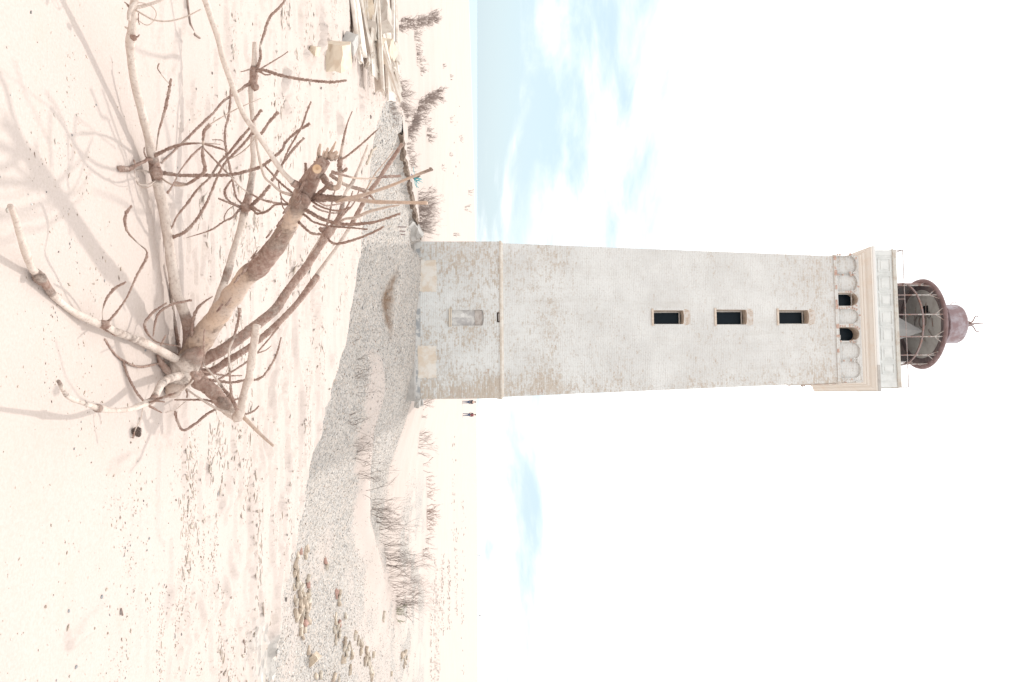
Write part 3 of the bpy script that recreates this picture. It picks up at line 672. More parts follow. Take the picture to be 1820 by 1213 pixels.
# pyramid hood inside
HOOD = worn('hood_metal', (.33, .325, .32), (.29, .285, .28), 1.5, .4, .6, .5, .05)
bm = bmesh.new(); ap_ = Vector((.42, -1.15, Z_E-.5))
bs = [Vector(p_) for p_ in ((-1.45, -.55, LZ0+.1), (.13, -1.66, LZ0+.1), (1.38, -.6, LZ0+.1), (.3, .8, LZ0+.1))]
for a in range(4):
    bm.faces.new([bm.verts.new(bs[a]), bm.verts.new(bs[(a+1) % 4]), bm.verts.new(ap_)])
obj('hood', bm, tower, HOOD)
# ventilator drum and finial
VD = worn('drum_iron', (.25, .17, .175), (.37, .325, .35), 2.2, .38, .62, .6, .5, 9, .02)
VZ = Z_E+.86
bm = bmesh.new(); lathe(bm, [(.93, VZ-.06), (1.03, VZ-.05), (1.04, VZ-.02), (.90, VZ), (.885, VZ+.80), (.84, VZ+.88), (.5, VZ+.95), (.12, VZ+.98), (.01, VZ+.98)], 48); vd = obj('ventilator', bm, tower, VD)
FZ = VZ+.92
bm = bmesh.new()
for a in (R(20), R(110), R(200), R(290)):
    d = Vector((math.cos(a), math.sin(a), 0)); rod(bm, d*.34+Vector((0, 0, FZ-.02)), d*.05+Vector((0, 0, FZ+.62)), .04, .034, 6)
rod(bm, (0, 0, FZ), (0, 0, FZ+.56), .028, .02)
for a in (R(0), R(90), R(180), R(270)):
    d = Vector((math.cos(a), math.sin(a), 0)); pts = [d*.03+Vector((0, 0, FZ+.5)), d*.10+Vector((0, 0, FZ+.70)), d*.22+Vector((0, 0, FZ+.78)), d*.32+Vector((0, 0, FZ+.82)), d*.37+Vector((0, 0, FZ+.92)), d*.32+Vector((0, 0, FZ+.98))]
    for q in range(5): rod(bm, pts[q], pts[q+1], 0.034-.003*q, .031-.003*q, 5)
obj('finial', bm, tower, IRON)
bm = bmesh.new(); polyrod(bm, [(-.86, -.1, VZ+.55), (-.98, -.1, VZ+.66), (-.96, -.1, VZ+.80), (-1.03, -.1, VZ+.86)], .014); obj('hook', bm, vd, IRON)
# ---------------------------------------------------------------- dead pine top lying on the near sand
M = Mat('dead_pine_wood', .75, .2); c = M.coord()
nb = M.noise(c, 9, 7, .65); bk = M.attr('bark').outputs['Fac']
nb = M.math('ADD', M.math('MULTIPLY', nb, .62), M.math('MULTIPLY', M.noise(M.coord('Object', (34, 34, 20)), 1, 6, .75), .38))
f = M.mr(M.math('ADD', nb, bk), .84, 1.10)
pale = M.mix(M.mr(M.noise(M.coord('Object', (14, 14, 40)), 1, 5), .3, .75), (.66, .575, .51), (.52, .425, .365))
tanw = M.mix(M.mr(M.noise(c, 5, 6), .35, .65), (.58, .42, .31), (.52, .42, .36))
pale = M.mix(M.attr('tan').outputs['Fac'], pale, tanw)
brown = M.mix(M.mr(M.noise(c, 38, 6, .7), .3, .72), (.275, .165, .13), (.50, .37, .31))
brown = M.mix(M.mr(M.noise(M.coord('Object', (22, 22, 16)), 1, 7, .75), .52, .66, 0, .75), brown, (.56, .46, .40))
pale = M.mix(M.mr(M.noise(M.coord('Object', (50, 50, 26)), 1, 5, .7), .58, .70, 0, .6), pale, (.40, .29, .24))
col = M.mix(f, pale, brown)
M.base(M.mix(M.mr(M.noise(c, 75, 6, .75), .48, .72, 0, .6), col, (.25, .17, .14)))
M.bump(M.math('MULTIPLY', f, M.noise(c, 70, 6, .7)), .9, .012); M.bump(f, .6, .006); M.bump(M.noise(M.coord('Object', (60, 60, 160)), 1, 4), .2, .003)
WOOD = M.m
FRESH = worn('fresh_cut_wood', (.62, .45, .31), (.55, .36, .22), 14, .4, .62, .8, .4, 60, .004)
def catmull(P, step):
    P = [np.array(p, float) for p in P]; out = []
    Q = [2*P[0]-P[1]]+P+[2*P[-1]-P[-2]]
    for i in range(1, len(Q)-2):
        p0, p1, p2, p3 = Q[i-1:i+3]; n = max(1, int(np.linalg.norm((p2-p1)[:3])/step))
        for k in range(n):
            t = k/n; out.append(.5*((2*p1)+(-p0+p2)*t+(2*p0-5*p1+4*p2-p3)*t*t+(-p0+3*p1-3*p2+p3)*t**3))
    out.append(P[-1]); return np.array(out)
def tube_mesh(name, pts, rough=.0, n=7, step=.006, bark=0., tan=0., seed=0, flare=0., lump=0.):
    'pts rows: x, y, z, radius, bark'
    C_ = catmull(pts, step); rg = np.random.default_rng(seed); K = len(C_)
    P = C_[:, :3]; r = np.maximum(C_[:, 3], .0012); b = np.clip(C_[:, 4], -.5, 1.2)
    T = np.gradient(P, axis=0); T /= np.linalg.norm(T, axis=1)[:, None]+1e-9
    u = np.cross(T[0], [.3, .5, .8]); u /= np.linalg.norm(u); V = []
    ph = np.arange(n)*2*np.pi/n
    l1 = fbm(np.arange(K)*step/.05, np.full(K, seed*1.7), 3, 5)-.5
    for k in range(K):
        u = u-T[k]*np.dot(u, T[k]); u /= np.linalg.norm(u); w_ = np.cross(T[k], u)
        q = ph+(k % 2)*np.pi/n
        lum = 1+lump*(vnoise(np.cos(q)*1.3+7+k*step/.06, np.sin(q)*1.3+5, seed)-.5)*2
        rr = r[k]*(1+rough*np.clip(b[k], .04, 1)*(rg.random(n)*1.7-.6))*lum*(1+.25*l1[k])
        V.append(P[k]+np.cos(q)[:, None]*rr[:, None]*u+np.sin(q)[:, None]*rr[:, None]*w_)
    V = np.vstack(V+[P[:1]-T[:1]*r[0]*.2, P[-1:]+T[-1:]*r[-1]*.3])
    i, j = np.meshgrid(np.arange(K-1), np.arange(n), indexing='ij'); j2 = (j+1) % n
    F = np.stack([i*n+j, i*n+j2, (i+1)*n+j2, (i+1)*n+j], -1).reshape(-1, 4)
    j = np.arange(n); c0 = np.stack([np.full(n, K*n), (j+1) % n, j, np.full(n, K*n)], -1)
    Ff = F[:, ::1]; T3 = np.vstack([np.stack([Ff[:, 0], Ff[:, 1], Ff[:, 2]], -1), np.stack([Ff[:, 0], Ff[:, 2], Ff[:, 3]], -1), c0[:, :3], np.stack([np.full(n, K*n+1), (K-1)*n+j, (K-1)*n+(j+1) % n], -1)])
    bb = np.concatenate([np.repeat(b, n), [b[0], b[-1]]])
    return np_mesh(name, V, T3, attrs={'bark': bb, 'tan': np.full(len(bb), tan)}, smooth_sh=(rough < .12))
hub = Pt(327, 655, 4.10)
pine = tag(empty('dead_pine', (hub.x, hub.y, hz(hub.x, hub.y))), 'bare driftwood pine top with bleached and barky branches lying on the sand', 'dead tree')
PINV = Matrix.Translation(-pine.location)
RS = .68                                               # radius scale, first for the trunk, then the limbs, then the twigs
MAIN = []                                              # (x, y, t, r_px) samples of everything built so far, for attaching twigs
seed_ = [0]
def add(name, pts, parent=None, rough=.1, n=8, tan=0., lump=.06, step=.008, mats=None):
    'pts: (px x, px y, distance t, radius px, bark)'
    seed_[0] += 1; rows = []
    for x, y, t, r, b in pts:
        rm = r*RS*t/F_PX; p = Pt(x, y, t); g = hz(p.x, p.y)+rm*.75
        if p.z < g:                                    # rest on the sand instead of sinking in
            d = (p-EYE); t *= max(.5, 1-(g-p.z)/max(.05, -d.z)) if d.z < 0 else 1; p = Pt(x, y, t); rm = r*RS*t/F_PX
        MAIN.append((x, y, t, r)); q = p-pine.location; rows.append((q.x, q.y, q.z, rm, b))
    for (a, b) in zip(pts, pts[1:]):
        for k in range(1, 5): s = k/5; MAIN.append(tuple(a[i]+(b[i]-a[i])*s for i in range(4)))
    me = tube_mesh(name, rows, rough, n, step, seed=seed_[0], tan=tan, lump=lump)
    return obj(name, me, parent or pine, mats or WOOD)
trunk = add('trunk', [(318, 668, 4.16, 34, .45), (330, 650, 4.12, 33, .42), (352, 612, 4.06, 29, .40), (400, 545, 3.95, 26.5, .30), (435, 496, 3.87, 25.5, .34), (464, 470, 3.80, 25.5, .66), (495, 430, 3.72, 25, .54), (520, 385, 3.63, 23, .36), (540, 346, 3.55, 25, .62), (552, 322, 3.51, 22, .72), (566, 300, 3.47, 19, .8), (577, 284, 3.45, 16, .85)], rough=.05, n=22, tan=.85, lump=.10)
RS = .80
hubm = add('branch_whorl', [(303, 682, 4.10, 12, .4), (314, 668, 4.05, 27, .35), (330, 652, 4.02, 31, .30), (345, 634, 4.0, 25, .5), (356, 622, 4.0, 12, .6)], rough=.05, n=16, lump=.16)
add('root_stub', [(327, 662, 4.12, 18, .3), (313, 684, 4.1, 19, .1), (306, 696, 4.08, 18, .0), (302, 701, 4.07, 10, .0)], n=14, tan=.9, lump=.06)
add('root_stub', [(320, 654, 4.2, 12, .9), (300, 660, 4.24, 10, .9), (287, 646, 4.3, 6, .9), (280, 632, 4.33, 3, .8)], n=10, lump=.2)
add('limb', [(335, 640, 4.10, 14, .85), (335, 584, 4.05, 13, .75), (322, 540, 4.0, 11.5, .2), (311, 508, 3.96, 11, .05), (293, 387, 3.83, 11.5, .12), (282, 336, 3.75, 10.5, .25), (276, 302, 3.71, 12, .75), (268, 265, 3.64, 10, .25), (262, 237, 3.57, 9.5, 0), (241, 154, 3.38, 9, -.1), (232, 93, 3.26, 9, -.1), (233, 66, 3.21, 10.5, .15), (236, 40, 3.17, 9, .0), (236, 14, 3.12, 8, 0), (244, -12, 3.07, 8, 0)], n=14, rough=.05)
add('limb', [(330, 655, 4.08, 12, .5), (319, 643, 4.0, 10, .3), (260, 611, 3.68, 9, .35), (237, 602, 3.55, 8.5, .4), (185, 580, 3.22, 8.5, .32), (130, 554, 3.02, 8, .08), (96, 526, 2.88, 8.5, .4), (80, 504, 2.80, 10, .65), (70, 494, 2.77, 13, .5), (63, 484, 2.74, 10, .5), (56, 476, 2.70, 8.5, .1), (41, 435, 2.55, 8.5, 0), (28, 391, 2.42, 7, 0), (18.5, 367, 2.34, 6.5, .1)], n=14, rough=.08)
add('limb', [(328, 662, 4.06, 10, .3), (319, 668, 3.95, 9, .3), (300, 674, 3.8, 9, .35), (287, 683, 3.68, 9, .3), (278, 700, 3.56, 8, .25), (271, 711, 3.48, 7.5, .6), (254, 719, 3.36, 7, .35), (230, 728, 3.2, 6, .25), (197, 730, 3.08, 6, .1), (182, 727, 3.0, 7.5, .2), (174, 726, 2.97, 9, .55), (163, 722, 2.9, 6, .4), (122, 706, 2.66, 5, .35), (107.6, 684, 2.5, 4.5, .4), (104, 678, 2.45, 4, .45)], n=12, rough=.1)
add('limb', [(338, 660, 4.08, 20, .75), (352, 676, 4.08, 18, .8), (378, 696, 4.1, 16, .8), (392, 713, 4.12, 15, .75), (400, 720, 4.13, 15.5, .6), (409, 732, 4.13, 14, .3), (418, 738, 4.12, 13, .1), (424, 748, 4.12, 9, .1)], n=14, rough=.1, lump=.1)
add('branch', [(424, 738, 4.12, 7, .2), (434, 743, 4.12, 5, .3), (462, 771, 4.08, 4, .2), (486, 793, 4.02, 3, .2)], tan=.6)
add('branch', [(421, 744, 4.10, 10, .1), (427, 732, 4.07, 10, .0), (433, 705, 4.02, 9, -.1), (439, 682, 3.98, 9, .1), (443, 674, 3.97, 9, -.1), (449, 630, 3.92, 9, -.1), (454, 592, 3.88, 9, -.1), (456, 578, 3.87, 8.5, .05)], n=12, rough=.04)
add('limb', [(345, 648, 4.15, 16, .75), (391, 625, 4.18, 13, .62), (426, 601, 4.22, 11.5, .55), (463, 573, 4.28, 11, .55), (491, 548, 4.32, 10, .52), (513, 515, 4.36, 9, .62), (543, 476, 4.42, 8.5, .60), (572, 433, 4.48, 8, .58), (579, 420, 4.5, 11, .7), (595, 400, 4.52, 8, .6), (605, 382, 4.53, 6, .5), (614, 344, 4.55, 4, .4), (628, 322, 4.55, 3.5, .4), (647, 278, 4.55, 3, .3), (654, 258, 4.55, 2, .3)], n=14, rough=.14, lump=.06)
add('limb', [(350, 662, 4.2, 9, .9), (376, 660, 4.25, 8.5, .9), (408, 640, 4.3, 7.5, .8), (441, 619, 4.36, 7, .7), (472, 595, 4.43, 7, .7), (497, 572, 4.48, 6.5, .75), (529, 538, 4.55, 6, .75), (549, 512, 4.6, 7.5, .8), (562, 494, 4.63, 7.5, .8), (567, 484, 4.64, 5, .2), (595, 446, 4.7, 4.5, .1), (617, 413, 4.75, 4.5, .2), (632, 386, 4.8, 5, .8), (655, 344, 4.84, 5, .9), (672, 321, 4.86, 4.5, .9), (686, 299, 4.88, 4.5, .9), (702, 276, 4.9, 4, .9), (715, 256, 4.9, 4, .9)], n=10, rough=.16)
add('limb', [(343, 640, 4.2, 10, .6), (354, 617, 4.22, 9, .9), (370, 577, 4.26, 9, .8), (387, 536, 4.3, 8.5, .15), (402, 493, 4.33, 8.5, .55), (406, 480, 4.34, 8.5, .45), (418, 440, 4.36, 8, .1), (431, 394, 4.38, 8, .25), (437, 367, 4.39, 9.5, .8), (443, 345, 4.4, 7.5, .5), (451, 291, 4.42, 7, .3), (450, 262, 4.42, 6.5, .1), (451, 235, 4.42, 6.5, 0), (449, 204, 4.42, 6, .0), (446, 165, 4.42, 6, .1), (449, 152, 4.42, 9, .6), (451, 140, 4.42, 8, .85), (451, 124, 4.42, 8, .7), (452, 112, 4.42, 6, .2), (453, 76, 4.42, 5, .1)], n=12, rough=.1)
add('limb', [(540, 336, 3.52, 10, .9), (524, 327, 3.45, 8, .75), (514, 318, 3.42, 6, .1), (500, 303, 3.38, 5.5, 0), (479, 272, 3.3, 5.5, -.1), (457, 238, 3.23, 6, -.1), (434, 205, 3.17, 6, -.1), (420, 172, 3.1, 6.2, -.1), (405, 130, 3.03, 6.2, -.1), (395, 100, 2.98, 6.2, -.1), (387, 66, 2.93, 6.5, -.1), (375, 31, 2.88, 6.8, -.1), (365, 0, 2.84, 7, -.1), (354, -30, 2.8, 7, -.1)], n=12, rough=.03)
# the sawn stub and broken, splintered end of the trunk
sb = add('sawn_branch', [(552, 318, 3.50, 11, .8), (556, 309, 3.42, 9.5, .75), (561, 302, 3.35, 8.6, .7)], n=14)
sb['label'] = 'sawn off branch with a fresh orange cut face'
p0, p1 = Pt(563, 301, 3.335), Pt(563.8, 300.4, 3.328)
bm = bmesh.new(); rod(bm, p0-pine.location, p1-pine.location, .0195, .019, 16); rod(bm, p1-pine.location, p1-pine.location+(p1-p0)*.2, .006, .006, 8, 1)
obj('cut_face', bm, sb, [FRESH, worn('wood_pith', (.45, .28, .17), (.48, .30, .19))])
for k, (x, y, xe, ye, r) in enumerate([(567, 292, 569.5, 256, 5), (576, 284, 583, 263, 5.5), (580, 282, 597, 252, 5), (587, 284, 600, 270, 7), (572, 286, 576, 268, 3.5), (584, 280, 590, 262, 3), (565, 290, 564, 278, 3), (593, 282, 603, 277, 5)]):
    add('splinter', [(x, y, 3.45, r, .5), ((x+xe)/2+(k % 3-1)*1.5, (y+ye)/2, 3.44, r*.75, .35), (xe, ye, 3.43, r*.35, .3)], rough=.5, n=6, tan=1., lump=.5, step=.01)
RS = .74
def twig(P, r, b=.9, dt=None, tan=0., end=None, name='twig'):
    'P: photo pixels, r: radii (evenly spread), attached to the wood nearest to one of its ends'
    P = [tuple(p) for p in P]; L = np.array(MAIN)
    dist = lambda p: (np.hypot(L[:, 0]-p[0], L[:, 1]-p[1])-L[:, 3]*.5)
    d0, d1 = dist(P[0]), dist(P[-1])
    rs = list(r) if isinstance(r, (list, tuple)) else [r, r*.9]
    bs = list(b) if isinstance(b, (list, tuple)) else [b, b]
    rev = d1.min() < d0.min() if end is None else end
    t0 = L[(d1 if rev else d0).argmin(), 2]
    if rev: P = P[::-1]; rs = rs[::-1]; bs = bs[::-1]
    q = np.array(P); s = np.concatenate([[0], np.cumsum(np.hypot(*np.diff(q, axis=0).T))]); s /= s[-1]
    rg = random.Random(len(MAIN)); dt = rg.uniform(-.22, .16) if dt is None else dt
    rows = [(x, y, t0+dt*(u**.8)*(1 if u < .999 else .97), float(np.interp(u, np.linspace(0, 1, len(rs)), rs)), float(np.interp(u, np.linspace(0, 1, len(bs)), bs))) for (x, y), u in zip(P, s)]
    return add(name, rows, rough=.5, n=6, step=.0045, tan=tan)
B = 'branch'
twig([(558, 352), (595, 353), (628, 354), (665, 359), (707, 360), (759, 361)], [9, 7.5, 5.5, 4.7, 4.3, 4.5], [.7, .5, .2, .15, .1, .2], -.35, .75, name=B)
twig([(598, 358), (634, 350), (661, 342), (696, 330), (727, 317), (767, 301)], [5, 5, 4, 3.8, 3.6, 4], [.1, .1, .1, .1, .1, .5], -.45, .7, name=B)
twig([(590, 306), (612, 312), (632, 317), (657, 318), (682, 315), (711, 313)], [4, 2.6, 2.3, 2.3, 3.2, 3.3], [.9, .6, .1, .1, .9, .9], -.3, .8)
twig([(587, 311), (612, 328), (637, 336), (653, 342)], [5, 3.5, 4, 5], [.7, .3, .6, .5], -.25, .8)
twig([(573, 313), (583, 328), (591, 334), (601, 332), (605, 315), (604, 291), (607, 268), (612, 241), (618, 218), (626, 198)], [7, 6.5, 6, 5.5, 5.5, 4, 3, 2, 1.5, 1.2], [.9, .8, .05, .1, .8, .05, .7, .8, .8, .5], -.3, .5, name=B)
twig([(604, 285), (616, 278), (641, 258), (663, 238), (678, 225)], [2.4, 2.3, 2.2, 1], [.8, .8, .8, .2], -.2)
twig([(652, 336), (666, 311), (686, 286), (701, 267)], [2, 1.5, 1.4, 1], .05, -.15, .8)
twig([(655, 343), (662, 352), (668, 358), (673, 361)], [3, 2.2, 1.5], .7, -.05)
twig([(602, 400), (612, 390), (632, 387), (655, 377), (686, 369), (710, 365)], [3, 3.5, 4.2, 3.8, 3, 2], 0, -.3, .3, name=B)
twig([(540, 372), (550, 377), (569, 388), (589, 395), (608, 399), (641, 398), (670, 394), (711, 380)], [5, 4.2, 4, 3.6, 3.4, 3, 3, 2.6], .95, -.35, name=B)
twig([(538, 380), (546, 386), (558, 395), (583, 402), (620, 405), (653, 408)], [2.6, 2.2, 2, 1.8], .9, -.25)
twig([(530, 394), (538, 402), (554, 415), (577, 418), (589, 431), (604, 433), (637, 424), (666, 412), (682, 403)], [3, 2.6, 2.4, 2.8, 2.6, 2.4], .95, -.35)
twig([(553, 356), (562, 363), (579, 371), (602, 375), (621, 369)], [2.6, 2, 2], .9, -.2)
twig([(552, 350), (577, 365), (597, 364), (612, 360)], [2.2, 1.8, 1.5], .9, -.28)
twig([(556, 366), (570, 374), (592, 379), (608, 378)], [2.2, 1.8, 1.4], .9, -.15)
twig([(284, 306), (291, 308), (323, 312), (365, 312), (406, 311), (437, 305), (468, 294), (500, 268), (507, 254), (527, 235), (551, 220)], [4.5, 3.8, 3.6, 3.6, 3.4, 3.4, 3.2, 3, 3], .92, -.15, name=B)
twig([(483, 322), (503, 291), (521, 266), (540, 246)], [3.2, 3, 2.8], .95, -.1)
twig([(503, 290), (513, 266), (527, 242), (538, 222), (545, 200), (553, 181)], [2.2, 2, 2, 2.2, 2], .9, -.1)
twig([(452, 127), (469, 125), (495, 133), (528, 140), (569, 145), (594, 146), (616, 143)], [4, 3.3, 3.2, 3, 3, 2.6], .95, -.1)
twig([(453, 127), (462, 128), (471, 133), (481, 133)], [2.4, 1.8, 1.2], .95, -.15)
twig([(452, 128), (466, 121), (499, 101), (512, 92)], [2, 1.5, 1.2], .8, .1)
twig([(453, 126), (457, 121), (463, 103), (463, 82), (470, 58), (480, 31), (500, 10), (508, -4)], [4, 3.5, 2.8, 3, 3.2, 3, 2.6, 2.2], [.9, .9, .3, .9, .9, .8, .7], -.05)
twig([(450, 123), (446, 123), (433, 127), (428, 128)], [2, 1.5, 1], .8, -.1)
twig([(447, 150), (440, 151), (425, 162), (415, 168), (396, 181), (380, 200), (355, 224), (334, 245), (311, 267), (287, 290)], [4, 2.5, 2.5, 2.4, 2.8, 2.8, 2.4, 2.2, 2.2], [.9, .9, .9, .9, .9, .9, .3, .6, .5], -.4)
twig([(278, 268), (282, 235), (291, 204), (299, 169), (304, 140)], [1.8, 1.8, 3.2, 3.4, 2.6], [.2, .6, .95, .95, .95], -.12)
twig([(303, 150), (297, 145), (291, 138), (283, 127), (280, 121), (283, 113)], [1.6, 1.4, 1.4, 1.6], [.3, .2, .5, .8], -.05)
twig([(270, 280), (289, 270), (309, 261), (332, 256), (361, 255), (392, 257)], [4.2, 3.8, 3.2, 2.5, 1.8, 1], [.9, .9, .9, .8, .3, .1], -.2)
twig([(360, 256), (381, 261), (402, 268)], [2, 2.4, 1.6], .95, -.1)
twig([(410, 152), (409, 183), (406, 208), (400, 232), (401, 261), (406, 288), (412, 313), (414, 324), (420, 351), (433, 365)], [2, 2.4, 2.6, 2.4, 3.2, 2.2, 2.2, 2], .95, -.1)
twig([(401, 255), (396, 251), (390, 249), (377, 249)], [1.5, 1.2, 1], .8, -.05)
twig([(284, 314), (297, 324), (311, 330), (328, 329), (344, 321), (361, 308), (364, 296), (360, 276), (361, 255), (363, 234), (373, 222)], [2.6, 2.4, 2.4, 2.8, 3.6, 3.6, 3.8, 3.6, 2.4, 3.8, 4.2], [.1, .1, .2, .5, .9, .95, .95, .95, .3, .95, .95], -.45, .6)
twig([(373, 222), (385, 214), (406, 202), (425, 192), (464, 175)], [1.8, 1.5, 1.3, .9], .0, -.15)
twig([(309, 328), (312, 325), (320, 327), (330, 327)], [3, 3.4, 2], .95, -.02)
twig([(359, 261), (344, 274), (332, 288), (317, 309), (312, 321), (305, 333), (297, 344)], [2, 2.4, 2, 1.6, 2, 2.6], [.9, .9, .6, .5, .9, .9], -.1)
twig([(361, 263), (386, 289), (410, 314), (429, 334), (455, 350), (472, 357), (500, 363), (515, 363)], [2, 2.4, 2.2, 1.8, 1.6, 2.4, 2.8, 3], [.8, .9, .6, .3, .2, .9, .9, .9], -.1, end=True)
twig([(302, 424), (309, 421), (328, 413), (348, 392), (365, 365), (376, 341), (385, 318), (398, 293), (410, 279), (425, 264), (439, 249), (448, 238), (464, 238), (477, 219), (494, 200)], [4, 3.6, 3.4, 3, 3, 2.6, 2.6, 2.8, 2.8, 2.8, 3, 3, 3.4], .95, -.15, name=B)
twig([(300, 410), (306, 403), (315, 384), (332, 363), (352, 336), (373, 316), (383, 300), (392, 287), (406, 273), (422, 253), (443, 228), (451, 214), (464, 197)], [2, 2, 2.8, 2.6, 2.4, 2.4, 3, 3, 3, 2.8, 2.8, 3], [.8, .8, .9, .5, .6, .9, .95], -.1, name=B)
twig([(434, 367), (429, 369), (414, 386), (398, 394), (375, 409), (342, 420), (324, 425)], [3, 2.6, 2.2, 2, 1.8, 1, .7], [.9, .9, .9, .9, .8, .2], -.12)
twig([(399, 394), (399, 385), (405, 374), (415, 366)], [1.3, 1.2, .9], .8, -.05)
twig([(434, 367), (428, 368), (412, 361), (402, 351), (400, 338), (411, 321), (416, 316)], [3, 2.4, 2.4, 2.4, 2], .95, -.15)
twig([(432, 369), (427, 368), (408, 361), (388, 353)], [2.6, 2.2, 2], .95, -.12)
twig([(440, 370), (447, 365), (466, 347), (480, 330)], [4, 3.6, 3.4], .95, -.12)
twig([(441, 371), (449, 372), (457, 380), (474, 376), (488, 365), (501, 363)], [2.8, 2.6, 2.4, 2], .9, -.18)
twig([(444, 368), (452, 370), (458, 374), (463, 376)], [3, 2.6, 2], .95, -.2)
twig([(456, 240), (456, 254), (462, 287), (470, 314), (484, 328), (500, 341), (521, 347), (535, 350)], [2.6, 3.2, 3.2, 3, 3.2, 3.6, 6], [.1, .05, .05, .05, .1, .3, .8], .0, .2)
twig([(455, 240), (450, 250), (440, 262), (425, 274), (411, 282)], [1.8, 1.6, 1.3], .05, .2)
twig([(468, 292), (480, 305), (497, 324), (521, 344), (530, 350)], [2, 2.2, 2.4], .9, .1, end=True)
twig([(530, 372), (513, 363), (501, 352), (496, 332), (495, 320)], [2.4, 1.8, 1.6], .9, .15)
twig([(528, 380), (513, 377), (503, 369), (499, 352)], [2, 1.5, 1.3], .9, .1)
twig([(550, 330), (545, 318), (544, 303), (543, 290)], [4, 3.8, 3.2], [.9, .8, .6], -.02)
twig([(558, 292), (561, 290), (558, 287)], [1.8, 1.4], .9, -.02)
twig([(560, 352), (572, 340), (583, 330), (590, 325)], [6, 5, 4], .7, -.1)
twig([(610, 306), (614, 302), (617, 299)], [2.6, 3.4, 2], .95, -.02)
twig([(576, 420), (585, 385), (590, 360), (596, 335)], [3, 2.2, 1.6], .6, .1)
twig([(586, 410), (604, 388), (620, 362), (627, 340)], [2.4, 2, 1.6], [.3, .7, .8], -.1)
twig([(596, 402), (612, 380), (628, 363), (638, 340)], [2.4, 2, 1.4], .8, .1)
twig([(546, 462), (556, 445), (569, 424), (578, 405)], [3, 2.8, 2.4], .1, .1)
# knobbly left-hand whorl on the long limb
twig([(276, 292), (268, 283), (254, 288), (241, 295), (231, 300), (222, 301), (214, 300)], [6, 4.5, 4.2, 3.6, 4, 5.5, 6], .95, -.18)
twig([(241, 296), (239, 288), (237, 284)], [2.6, 2.2, 1.4], .95, -.02)
twig([(262, 284), (258, 276), (256, 269), (257, 262)], [1.8, 1.6, 1.2], .9, -.02)
twig([(276, 308), (262, 306), (250, 303), (243, 303)], [3, 2.5, 2], [.6, .3, .4], -.05)
twig([(280, 318), (268, 327), (256, 329), (245, 326), (240, 315), (239, 303)], [2.6, 2.2, 1.8, 1.5], 0, -.12)
twig([(276, 326), (270, 330), (260, 334), (250, 332), (243, 322)], [1.3, 1, .8], 0, -.16)
# twigs of the lower limbs
twig([(185, 603), (200, 625), (215, 639), (237, 650), (256, 652), (286, 645), (292, 640)], [2.6, 2.4, 2.4, 2.4, 2.6, 2], [.9, .9, .6, .9, .95, .95], -.1)
twig([(219, 642), (226, 665), (241, 695), (255, 713)], [2.4, 2.6, 2.4], .9, .05)
twig([(185, 578), (190, 574), (208, 554), (226, 528), (241, 495), (259, 461), (260, 446), (248, 435), (230, 417), (223, 402), (224, 380), (234, 366)], [3, 2.5, 2.6, 2, 2.4, 3, 3.2, 1.6, 1.3, 3, 3.4, 3.2], [.9, .9, .9, .6, .9, .95, .95, .5, .3, .95, .95, .95], -.2)
twig([(184, 576), (182, 556), (189, 532), (204, 513), (223, 502)], [1.2, 1.2, 2.6, 2.8, 2.2], [.3, .3, .95, .95], -.15)
twig([(180, 582), (196, 592), (206, 598)], [2.6, 2, 1.2], .9, -.04)
twig([(341, 534), (324, 537), (304, 542), (283, 556), (276, 573), (272, 598)], [2.6, 2.6, 2.6, 2.2, 1.6], .95, .1)
twig([(320, 616), (313, 615), (295, 612), (278, 608), (267, 599), (258, 584), (259, 571), (274, 554), (296, 539)], [1.4, 1.2, 1.4, 2.2, 2.8, 3, 3, 2.4, 1.6], [.6, .6, .9, .95], -.25)
twig([(286, 614), (291, 604), (295, 596)], [1.6, 2.2, 1.8], .95, -.05)
twig([(330, 636), (318, 632), (306, 627), (296, 624)], [3, 2.4, 2], .95, -.1)
twig([(345, 622), (341, 591), (343, 569), (350, 550), (363, 537), (378, 527)], [4.5, 4, 3.6, 3.2, 2.6, 1.2], [.95, .95, .95, .9, .5], -.25)
twig([(344, 617), (359, 645), (380, 669), (404, 700), (408, 704), (417, 720), (421, 730)], [2.2, 2, 2.2, 2.4, 4, 4.5, 4], [0, 0, 0, 0, .9, .95, .9], -.1)
twig([(311, 672), (328, 689), (356, 709), (384, 726), (412, 736)], [2, 2.2, 2.6, 3.2, 3.2], 0, -.05)
twig([(321, 640), (320, 626), (315, 600), (309, 563), (304, 517), (300, 470), (294, 430)], [4, 4, 3.8, 3.8, 3.6, 3, 2.2], [.9, .8, .3, .5, .9, .8], .05, name=B)
twig([(416, 716), (411, 700), (409, 673), (408, 650), (407, 623), (415, 602), (424, 567), (425, 548)], [2.8, 2.8, 2, 1.8, 2.8, 2.8, 2.8, 3], [.95, .95, .3, .1, .9, .95], -.2)
twig([(372, 676), (389, 678), (413, 680), (435, 676), (465, 671), (489, 636), (500, 600)], [3, 2.8, 2.8, 2.6, 2.4, 2, 1.6], .92, .25)
twig([(366, 682), (387, 675), (411, 662), (437, 645), (448, 637)], [2.6, 2.4, 2.2, 2], .9, .25)
twig([(495, 582), (489, 589), (472, 610), (458, 626), (454, 634)], [2.2, 1.8, 1.4], .9, .05)
twig([(458, 628), (472, 623), (482, 615)], [1.6, 1.4, 1], .9, .05)
twig([(364, 586), (363, 591), (362, 613), (363, 634), (357, 654), (345, 673), (339, 682), (321, 695), (298, 704), (274, 711)], [1.4, 1.8, 2, 1.8, 1.4, 1.6, 2.6, 2.8, 2.8, 3], [.8, .8, .6, .5, .1, .3, .9, .95], -.2, end=True)
twig([(390, 722), (382, 728), (367, 737), (349, 752), (326, 765), (315, 748), (311, 731)], [2.4, 3, 3, 3, 3, 2.8, 3.2], .85, -.15)
